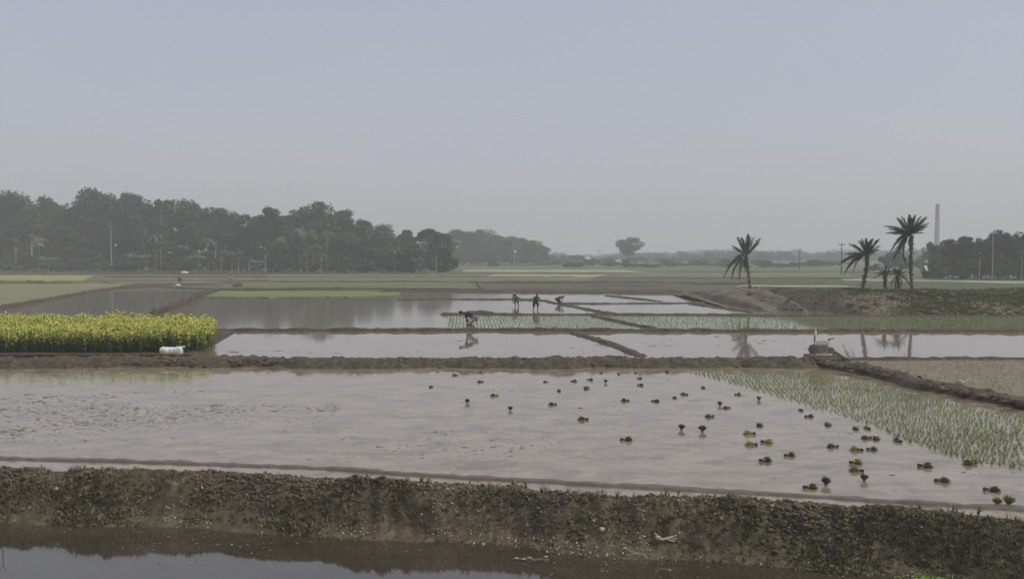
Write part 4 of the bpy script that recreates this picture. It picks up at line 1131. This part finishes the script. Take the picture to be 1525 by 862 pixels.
    skin_obj("lungi" if skirt else "shorts", nn, ee, [tuple(q * FAT for q in v) if isinstance(v, tuple) else v * FAT for v in rr_], M[lower], root)
    mb = MB(); c = skull + hd * 0.02 - fwd * 0.02
    mb.lump((c.x, c.y, c.z), (0.098, 0.088, 0.092), 2, 0.04, 3); mb.build("headcloth" if hat else "hair", M[hat or 'hair'], root, True)
    return root
def gz(px, py, z=0.0):
    g = G(px, py); return (g[0], g[1], z)
person(gz(706, 491.5, 0.0), math.pi, 0.66, 1.12, "bent person in a black top and checked lungi behind the second bund", 'black_cloth', 'check_cloth', [(0.34, 0.14, 0.22), (0.28, -0.16, 0.2)], stance=0.2, headpitch=0.45).scale = (1.18, 1.18, 1.18)
person(gz(797.5, 461, -0.08), -math.pi / 2 + 0.2, 0.78, 0.75, "stooping person in a dark maroon shirt, the tallest of three planting rice", 'maroon_cloth', 'black_cloth', [(0.25, 0.34, 0.62), (0.3, -0.30, 0.55)], stance=0.17, headpitch=0.2, skirt=False)
person(gz(770, 456, -0.05), -math.pi / 2 - 0.5, 0.80, 0.95, "stooping person in a pale shirt, leftmost of three planting rice", 'pale_cloth', 'grey_cloth', [(0.35, 0.34, 0.45), (0.45, -0.22, 0.4)], stance=0.2, headpitch=0.2, hat='pale_cloth')
person(gz(830, 453, -0.15), 0.55, 0.66, 1.2, "person bent double toward the right, rightmost of three planters", 'grey_cloth', 'maroon_cloth', [(0.36, 0.2, 0.15), (0.34, -0.2, 0.12)], stance=0.2, headpitch=0.4)
person(gz(343, 425, 0.05), -0.9, 0.86, 0.35, "far person in a pale shirt beside an earth heap and stake", 'pale_cloth', 'daub', [(0.35, 0.2, 0.75), (0.35, -0.2, 0.75)])
person(gz(268, 423, 0.05), 2.4, 0.88, 0.15, "far standing person in drab clothes by the wood's edge fields", 'daub', 'grey_cloth', [(0.15, 0.3, 0.7), (0.1, -0.3, 0.75)])

# stake and heap beside the far person
g = gz(352, 426, 0.0)
mb = MB(); mb.tube([(0, 0, -0.2), (0.03, 0, 1.2), (0.0, 0.02, 2.6)], [0.06, 0.05, 0.04], 6)
o = mb.build("stake", M['wood'], None); o.location = g; tag(o, "thin pale stake standing beside the far earth heap", "stake")
mb = MB()
for k in range(9):
    mb.lump((random.uniform(-0.6, 0.9), random.uniform(-0.4, 0.4), 0.12 + random.uniform(0, 0.3)), (0.4, 0.35, 0.3), 1, 0.25, k)
o = mb.build("earth_heap", M['clod'], None); o.location = gz(355, 428, 0.0); tag(o, "brown earth heap beside the far person and stake", "earth heap")
for px_, py_, lb, sc_ in [(265, 427, "small white bag on the ground below the far standing person", 0.45), (275, 408, "white bag lying far off before the left wood", 0.9)]:
    mb = MB(); mb.lump((0, 0, 0.3), (1, 0.6, 0.45), 2, 0.12, int(px_))
    o = mb.build("white_bag", M['sack'], None, True); o.location = gz(px_, py_, 0.05); o.scale = (sc_,) * 3; tag(o, lb, "bag")

# ================================================================== THINGS ON THE BUNDS
# white sack
def sack():
    mb = MB(); nx_, na = 26, 18; V = []; Fc = []
    for i in range(nx_ + 1):
        t = i / nx_; x = -0.5 + t
        r_ = (1 - abs(2 * t - 1) ** 5) ** 0.5
        for k in range(na):
            a = 2 * math.pi * k / na; ca, sa = math.cos(a), math.sin(a)
            sq = (abs(ca) ** 3 + abs(sa) ** 3) ** (-1 / 3)
            h_ = 0.185 + 0.05 * (t - 0.5) + 0.02 * math.sin(t * 9)
            wr = 0.06 * float(vn(np.array(t * 14), np.array(a * 2.2), 5)) + 0.07 * float(vn(np.array(t * 4), np.array(a), 6))
            V.append((x * 1.02, ca * sq * (0.22 * (0.35 + 0.65 * r_) + wr), 0.19 + sa * sq * (h_ * (0.5 + 0.5 * r_) + wr)))
    for i in range(nx_):
        for k in range(na):
            k2 = (k + 1) % na; Fc.append((i * na + k, (i + 1) * na + k, (i + 1) * na + k2, i * na + k2))
    Fc.append(tuple(range(na))); Fc.append(tuple(range(nx_ * na + na - 1, nx_ * na - 1, -1)))
    mb.add(V, Fc)
    r_ = empty("white_sack", (G(269, 531)[0], G(762, 533)[1] - 0.55, 0.24), "full white sack lying on the bund before the mustard", "sack", None, 0.06)
    r_.scale = (0.95, 1, 0.82)
    mb.build("bag", M['sack'], r_, True)
    mb = MB(); mb.tube([(0.5, 0, 0.36), (0.56, -0.02, 0.40), (0.60, 0.0, 0.36)], [0.05, 0.03, 0.045], 8); mb.build("tied_neck", M['sack'], r_, True)
sack()

# diesel pump set on the corner of the bund
ex, ey = G(1229, 545); ey = Y_B1 + 0.1
pm = empty("engine_pump", (ex, ey, 0.30), "muddy engine pump with a pale upright pipe where the bunds meet", "pump", None, -0.15)
pm.scale = (1.2, 1.15, 1.25)
for yy in (-0.2, 0.2):
    mb = MB(); mb.box((0, yy, 0.04), (1.05, 0.12, 0.09)); mb.build("skid_beam", M['wood'], pm)
mb = MB(); mb.box((0, 0, 0.10), (0.7, 0.4, 0.05)); mb.build("base_plate", M['pale_metal'], pm)
mb = MB(); mb.box((0.02, 0, 0.27), (0.42, 0.3, 0.29), taper=0.92)
for k in range(5): mb.box((-0.15 + k * 0.08, -0.155, 0.30), (0.03, 0.04, 0.2))
mb.build("engine_block", M['mud_pale'], pm)
mb = MB(); mb.tube([(-0.27, -0.2, 0.27), (-0.27, -0.13, 0.27)], [0.17, 0.17], 18); mb.tube([(-0.27, -0.23, 0.27), (-0.27, -0.2, 0.27)], [0.05, 0.05], 10); mb.build("flywheel", M['mud_metal'], pm)
mb = MB(); mb.box((0.02, 0, 0.49), (0.5, 0.28, 0.13), taper=0.86); mb.tube([(0.1, 0, 0.55), (0.1, 0, 0.6)], [0.04, 0.04], 10); mb.build("fuel_tank", M['pale_metal'], pm)
mb = MB(); mb.tube([(-0.2, 0.05, 0.5), (-0.2, 0.05, 0.66), (-0.19, 0.05, 0.72)], [0.03, 0.03, 0.03], 8); mb.build("exhaust_elbow", M['mud_metal'], pm)
mb = MB(); mb.tube([(-0.19, 0.05, 0.71), (-0.17, 0.05, 0.80), (-0.165, 0.05, 0.97)], [0.032, 0.04, 0.022], 10); mb.build("silencer", M['white'], pm)
mb = MB(); mb.tube([(0.2, -0.1, 0.52), (0.3, -0.1, 0.62), (0.42, -0.12, 0.64)], [0.018] * 3, 6); mb.tube([(0.2, 0.1, 0.52), (0.3, 0.1, 0.60), (0.42, 0.12, 0.62)], [0.018] * 3, 6); mb.build("handle", M['mud_metal'], pm)
mb = MB(); mb.tube([(0.32, -0.02, 0.2), (0.32, 0.12, 0.2)], [0.14, 0.14], 16); mb.tube([(0.32, 0.05, 0.2), (0.50, 0.05, 0.16), (0.72, 0.0, 0.02), (0.95, -0.2, -0.08)], [0.055, 0.055, 0.05, 0.05], 8); mb.build("pump_casing", M['mud_metal'], pm)
for k in range(14):
    a = random.uniform(0, 6.28); rr_ = random.uniform(0.35, 0.95)
mb = MB()
for k in range(26):
    a = random.uniform(-2.9, 0.2); rr_ = random.uniform(0.35, 0.75)
    mb.lump((math.cos(a) * rr_ * 1.2, math.sin(a) * rr_ * 0.8, -0.03 + random.uniform(0, 0.08)), (0.13, 0.11, 0.09), 1, 0.3, k)
o = mb.build("mud_mound", M['clod'], None); o.location = (ex, ey, 0.22); tag(o, "lumpy mud mound banked under the engine pump", "mud mound")

# white bird on the oblique bund
bx, by = G(1437, 577, 0.30)
bd = empty("egret", (bx, by - 0.1, 0.38), "small white bird with wings half spread on the right bund", "bird", None, 0)
nodes = [(0, 0, 0.10), (-0.02, -0.03, 0.16), (0.0, -0.06, 0.21), (0.02, -0.09, 0.225), (0.03, -0.16, 0.22), (0.0, 0.08, 0.06), (0, 0.14, 0.02), (0.02, 0, 0.02), (0.02, 0, -0.04), (-0.02, 0, 0.02), (-0.02, 0, -0.04)]
skin_obj("body", nodes, [(0, 1), (1, 2), (2, 3), (3, 4), (0, 5), (5, 6), (0, 7), (7, 8), (0, 9), (9, 10)], [(0.06, 0.05), 0.025, 0.018, 0.02, 0.005, 0.035, 0.012, 0.008, 0.006, 0.008, 0.006], M['white'], bd)
def wing(pts, name):
    mb = MB(); n_ = len(pts)
    V = [(x, y, z + 0.006) for x, y, z in pts] + [(x, y, z - 0.006) for x, y, z in pts]
    mb.add(V, [tuple(range(n_)), tuple(range(2 * n_ - 1, n_ - 1, -1))] + [(i, i + n_, (i + 1) % n_ + n_, (i + 1) % n_) for i in range(n_)])
    mb.build(name, M['white'], bd)
wing([(-0.02, -0.04, 0.12), (-0.16, -0.05, 0.13), (-0.34, 0.0, 0.22), (-0.30, 0.05, 0.18), (-0.16, 0.08, 0.09), (-0.02, 0.07, 0.10)], "wing")
wing([(0.02, 0.07, 0.10), (0.10, 0.08, 0.08), (0.17, 0.03, 0.10), (0.12, -0.04, 0.12), (0.02, -0.04, 0.12)], "wing")

# bleached root and flecks on the near bank
x = np.array([G(992, 800, -0.25)[0]]); bp = bank_pt(x, np.array([-0.52]))[0]
mb = MB()
mb.lump((-0.10, 0, 0.03), (0.05, 0.04, 0.05), 1, 0.3, 4)
mb.tube([(-0.12, 0, 0.05), (-0.13, -0.02, 0.10), (-0.16, -0.01, 0.125)], [0.02, 0.014, 0.006], 6)
mb.tube([(-0.10, 0, 0.02), (0.0, -0.02, 0.012), (0.08, -0.03, 0.04), (0.22, -0.03, 0.085)], [0.022, 0.02, 0.018, 0.008], 6)
mb.tube([(0.04, -0.02, 0.02), (0.12, -0.05, 0.0), (0.2, -0.06, -0.005)], [0.016, 0.012, 0.007], 6)
mb.tube([(0.08, -0.03, 0.04), (0.15, -0.04, 0.03), (0.22, -0.05, 0.033)], [0.012, 0.010, 0.006], 6)
o = mb.build("bleached_root", M['root_pale'], None); o.location = (bp[0], bp[1] - 0.06, bp[2] + 0.03); tag(o, "bleached forked root lying at the foot of the near bank", "root")
for px_, py_, zz, s_, lb in [(897, 762, 0.05, 0.055, "pale clod high on the near bank left of the bleached root"), (85, 715, 0.1, 0.04, "small pale clod near the left end of the bank's crest"), (1075, 765, 0.05, 0.035, "pale scrap on the near bank right of the bleached root"), (605 / 2.52 + 480, 768, -0.1, 0.03, "tiny white scrap low on the middle of the bank")]:
    xx = np.array([G(px_, py_, zz)[0]]); yy = G(px_, py_, zz)[1]; s0 = np.array([yy - float(crestY(xx)[0]) - 0.16 * float(fbm(xx / 1.6, xx * 0, 21, 3)[0])])
    b_ = bank_pt(xx, s0)[0]; mb = MB(); mb.lump((0, 0, 0), (s_, s_ * .7, s_), 1, 0.35, int(px_))
    o = mb.build("pale_clod", M['root_pale'], None); o.location = (b_[0], b_[1] - 0.02, b_[2] + s_ * 0.6); tag(o, lb, "clod")
# floating litter
n = 900
px_ = rng.uniform(-60, 1540, n); py_ = np.interp(px_, [0, 500, 1000, 1525], [800, 815, 838, 870]) + rng.normal(0, 16, n)
g = np.array([G(a_, b_, DITCH) for a_, b_ in zip(px_, py_)])
k = (fbm(g[:, 0] * 0.9, g[:, 1] * 1.3, 31, 3) > 0.02)
g = g[k]; n = len(g); a_ = rng.uniform(0, 6.28, n); s_ = rng.uniform(0.006, 0.022, n)[:, None]
A = np.column_stack([np.cos(a_), np.sin(a_), 0 * a_]) * s_; B = np.column_stack([-np.sin(a_), np.cos(a_), rng.uniform(-.2, .2, n)]) * s_ * 0.6
V, Fc = quads_from(np.column_stack([g, np.full(n, DITCH + 0.012)]), A, B)
stuff(link("floating_litter", np_mesh("floating_litter", V, Fc, [M['straw']])), "pale leaf litter floating on the ditch", "litter")
n = 2600
g = np.array([G(a_, b_, DITCH) for a_, b_ in zip(rng.normal(1430, 40, n), rng.normal(868, 6, n))])
a_ = rng.uniform(0, 6.28, n); s_ = rng.uniform(0.008, 0.02, n)[:, None]
A = np.column_stack([np.cos(a_), np.sin(a_), rng.uniform(-.4, .4, n)]) * s_; B = np.column_stack([-np.sin(a_), np.cos(a_), rng.uniform(-.4, .4, n)]) * s_
V, Fc = quads_from(np.column_stack([g, np.full(n, DITCH + 0.015)]), A, B)
stuff(link("green_scum", np_mesh("green_scum", V, Fc, [M['scum']])), "bright green water weed at the bottom right of the ditch", "water weed")
tx, ty = G(4, 830, DITCH)
mb = MB(); mb.tube([(0, 0, -0.1), (0.01, 0, 0.12), (0.05, 0, 0.24)], [0.008, 0.006, 0.003], 5); mb.tube([(0.01, 0, 0.1), (-0.05, 0, 0.2)], [0.004, 0.002], 4)
o = mb.build("dead_twig", M['roots'], None); o.location = (tx, ty, DITCH); tag(o, "dark dead twig standing in the ditch at the left edge", "twig")
# debris lump in the ditch
tx, ty = G(790, 832, DITCH)
mb = MB()
for k_ in range(12): mb.lump((-0.28 + 0.05 * k_, random.uniform(-.05, .05), 0.0), (random.uniform(.05, .08), .05, .02), 1, 0.3, k_)
o = mb.build("mud_patch", M['clod'], None); o.location = (tx, ty, DITCH); tag(o, "small mud patch breaking the ditch water below the bank's middle", "mud patch")
for q, (dx_, dy_) in enumerate([(-0.24, -0.05), (-0.12, -0.09), (-0.02, -0.02), (0.26, 0.02)]):
    mb = MB(); mb.lump((0, 0, 0.02), (0.035, 0.02, 0.014), 1, 0.25, q)
    o = mb.build("pale_leaf", M['root_pale'], None); o.location = (tx + dx_, ty + dy_, DITCH + 0.015)
    tag(o, "pale curled leaf on the small mud patch in the ditch", "leaf", "pale leaves on the ditch mud patch")

# ================================================================== SEEDLING BUNDLES
def bundle_mesh(seed, up, m):
    """bow-tie: muddy root end, tied waist, fan of leaves. lies along +x, or stands"""
    rr = random.Random(seed); leaves = MB(); rts = MB()
    for k in range(170):
        a = rr.uniform(0, 6.28); sp = rr.uniform(0, 0.68 if up else 0.85) ** 0.8 * (1.3 if rr.random() < 0.08 else 1)
        d = Vector((1.0, math.cos(a) * sp, math.sin(a) * sp * 0.9)).normalized(); L = rr.uniform(0.13, 0.22) * (1 - 0.15 * sp)
        u = d.cross(Vector((rr.uniform(-1, 1), rr.uniform(-1, 1), rr.uniform(-1, 1)))).normalized() * 0.008
        b0 = Vector((0, rr.uniform(-.02, .02), rr.uniform(-.02, .02)))
        m1 = b0 + d * L * 0.6; e = b0 + d * L + (Vector((-0.05 * sp, math.cos(a) * 0.03, math.sin(a) * 0.03)) if up else Vector((0, 0, -0.04)))
        leaves.add([b0 - u * .6, b0 + u * .6, m1 + u, e, m1 - u], [(0, 1, 2, 3, 4)])
    for k in range(18):
        a = rr.uniform(0, 6.28); sp = rr.uniform(0, 0.5)
        d = Vector((-1, math.cos(a) * sp, math.sin(a) * sp)).normalized(); L = rr.uniform(0.05, 0.10)
        rts.tube([(0, rr.uniform(-.02, .02), rr.uniform(-.02, .02)), d * L], [0.012, 0.016], 4)
    tie = MB(); tie.tube([(-0.015, 0, 0), (0.015, 0, 0)], [0.034, 0.034], 10)
    out_ = []
    for mb, mm, nm in ((leaves, m, "leaves"), (rts, M['roots'], "roots"), (tie, M['root_pale'] if 0 else M['wood'], "tie")):
        if up: mb.v = [(y, z, x_) for x_, y, z in mb.v]
        out_.append((nm, mb.mesh(nm, [mm])))
    return out_
BM = {(v, u, c): bundle_mesh(v * 7 + u, u, M['bundle_bright' if c else 'bundle']) for v in range(3) for u in (0, 1) for c in (0, 1)}
# x, y, standing, bright, direction of the fan (deg; 0 = right), size, label
BUN = [
 (641, 577, 0, 0, 100, .9, "leftmost seedling bundle of all, alone in open water"),
 (679, 559, 0, 0, 180, .9, "dark bundle by the far bund, leftmost of the farthest row"),
 (714, 555, 0, 0, 20, .8, "small dark bundle close under the far bund, fourth plot quarter"),
 (717, 569, 0, 0, 180, 1, "dark lying bundle just below the small one under the far bund"),
 (696, 600, 1, 0, 0, 1.1, "standing bundle doubled by its reflection, left part of the plot"),
 (738, 590, 0, 0, 180, 1.1, "lying bundle with its tail to the right, right of the leftmost standing one"),
 (760, 611, 1, 0, 0, 1, "pale muddy standing bundle below and between the leftmost lying ones"),
 (814, 569, 0, 0, 190, .8, "faint small bundle alone left of the far close pair"),
 (833, 583, 0, 0, 90, .9, "small bundle with a pointed top below the far close pair"),
 (825, 603, 0, 0, 170, 1.1, "ragged dark bundle in the plot's middle, below a pointed small one"),
 (853, 568, 0, 0, 0, 1, "long dark lying bundle of the far close pair, left one"),
 (877, 566, 0, 0, 10, 1, "dark lying bundle of the far close pair, right one"),
 (872, 579, 0, 0, 80, 1.3, "largest dark bundle just under the far close pair"),
 (871, 625, 0, 0, 180, 1.3, "lone dark lying bundle in the very middle of the open water"),
 (902, 570, 1, 0, 0, 1, "thin standing bundle with a long reflection near the far bund"),
 (894, 556, 0, 0, 0, .7, "tiny bundle against the far bund, left of the thin standing one's tip"),
 (922, 558, 0, 0, 90, .75, "tiny bundle against the far bund, right of the thin standing one"),
 (947, 556, 0, 0, 90, .7, "tiny bundle topmost of a stack of three near the far bund"),
 (951, 564, 0, 0, 10, .9, "small flat bundle, middle of a stack of three near the far bund"),
 (952, 574, 0, 0, 0, 1, "dark bundle, lowest of a stack of three near the far bund"),
 (994, 555, 0, 0, 90, 1.1, "dark bundle touching the far bund left of the rice rows"),
 (933, 597, 0, 0, 180, 1.1, "dark bundle with its tail right, left of a similar pointed pair"),
 (974, 598, 0, 0, 0, 1.1, "dark bundle with its tail left, right of its mirrored neighbour"),
 (930, 656, 0, 0, 30, 1.3, "messy half sunk bundle alone below the middle of the plot"),
 (1005, 593, 0, 0, 90, .9, "round faint bundle left of a bow-tie shaped one"),
 (1021, 588, 0, 0, 180, 1.1, "bow-tie shaped dark bundle near the left tip of the rice rows"),
 (1048, 578, 0, 0, 90, .9, "round faint bundle closest to the left tip of the rice rows"),
 (1097, 588, 0, 0, 0, 1, "dark bundle with a tail left at the edge of the rice rows"),
 (1072, 604, 1, 0, 0, 1.1, "standing dark bundle with its reflection in a tight trio"),
 (1084, 608, 0, 0, 180, 1, "wedge shaped bundle right of the standing one in the trio"),
 (1059, 621, 0, 0, 180, 1.2, "fat dark bundle, lowest of the tight trio"),
 (1130, 596, 1, 1, 0, 1.1, "standing bundle with a green top at the rice edge"),
 (1015, 640, 1, 0, 0, 1.2, "standing bundle with its reflection, left one of two near midplot"),
 (1046, 643, 1, 0, 0, 1.4, "standing fat bundle, right one of two near midplot"),
 (1132, 635, 0, 0, 90, 1.2, "dark topmost bundle of the bright heap cluster"),
 (1119, 647, 0, 1, 180, 1.3, "olive bundle with its fan left, second of the bright cluster"),
 (1139, 659, 0, 1, 0, 1.3, "bright bundle with its fan right in the cluster"),
 (1122, 663, 0, 1, 180, 1.3, "olive bundle lying under the bright one in the cluster"),
 (1137, 687, 0, 0, 10, 1.3, "brownish fan shaped bundle right below the bright cluster"),
 (1173, 679, 0, 0, 5, 1.2, "dark wedge bundle right of the brownish fan shaped one"),
 (1194, 612, 0, 1, 90, 1, "small green bundle at the rice edge above a darker one"),
 (1203, 621, 0, 0, 0, 1.1, "dark lying bundle just below the small green one at the rice edge"),
 (1233, 634, 0, 0, 60, 1.2, "dark round bundle alone near the rice edge"),
 (1275, 640, 0, 0, 90, 1.1, "dark round bundle left of the olive one at the rice edge"),
 (1293, 639, 0, 1, 90, 1.1, "olive bundle with its top inside the rice edge"),
 (1293, 653, 0, 0, 180, 1.2, "olive bundle with its fan left beneath the rice edge pair"),
 (1305, 655, 0, 0, 60, 1.2, "dark bundle touching its olive neighbour's right side"),
 (1339, 658, 0, 0, 90, 1.2, "solitary bundle where the rice edge turns toward the right"),
 (1243, 666, 0, 0, 180, 1.2, "greyish lying bundle left of the long olive pair"),
 (1279, 671, 0, 1, 180, 1.3, "left half of the long olive lying pair"),
 (1296, 670, 0, 0, 0, 1.1, "right half of the long olive lying pair"),
 (1271, 690, 0, 1, 20, 1.3, "olive fan bundle above the yellow-green one"),
 (1279, 702, 0, 1, 160, 1.3, "yellow-green flattened bundle between two darker ones"),
 (1287, 716, 1, 0, 0, 1.1, "dark standing bundle right under the yellow-green one"),
 (1374, 695, 0, 0, 0, 1.4, "wide grey bundle alone in the right part of open water"),
 (1399, 717, 0, 0, 0, 1.3, "dark bundle with a left tail near the low mud ridge"),
 (1448, 691, 0, 0, 180, 1.4, "broad dark green bundle at the rice edge on the right"),
 (1203, 727, 0, 0, 0, 1.3, "muddy brown bundle with a left tail above the mud ridge"),
 (1230, 722, 1, 0, 0, 1.3, "tall standing bundle with a reflection above the mud ridge"),
 (1473, 731, 0, 0, 0, 1.3, "dark bundle with spiky leaves left of the brightest pair"),
 (1485, 752, 1, 1, 0, 1.15, "bright green standing bundle, left one of the nearest pair"),
 (1502, 752, 1, 1, 0, 1.4, "bright green standing bundle, right one of the nearest pair"),
]
for i, (px_, py_, up, br, ang, sz, lb) in enumerate(BUN):
    x_, y_ = G(px_, py_)
    r_ = empty("seedling_bundle", (x_, y_, (0.012 if up else 0.028) * sz), lb, "seedling bundle", "rice seedling bundles scattered over the front plot", R(ang) + random.uniform(-.3, .3))
    s_ = sz * (0.72 if up else 0.85)
    r_.scale = (s_, s_, s_ * (0.9 if up else 0.8))
    for nm, me in BM[(i % 3, up, br)]: link(nm, me, r_)

# ================================================================== HAZE
mh, nh, bh = mat("haze_air")
nh.nodes.remove(bh)
pv = N(nh, "ShaderNodeVolumePrincipled")
pv.inputs["Color"].default_value = (0.955, 0.963, 0.958, 1)
pv.inputs["Density"].default_value = 0.00122
pv.inputs["Anisotropy"].default_value = 0.1
nh.links.new(pv.outputs[0], nh.nodes["Material Output"].inputs["Volume"])
mb = MB(); mb.box((0, 0, 19.9), (4200, 4200, 44.6))
hz = mb.build("haze", mh); stuff(hz)
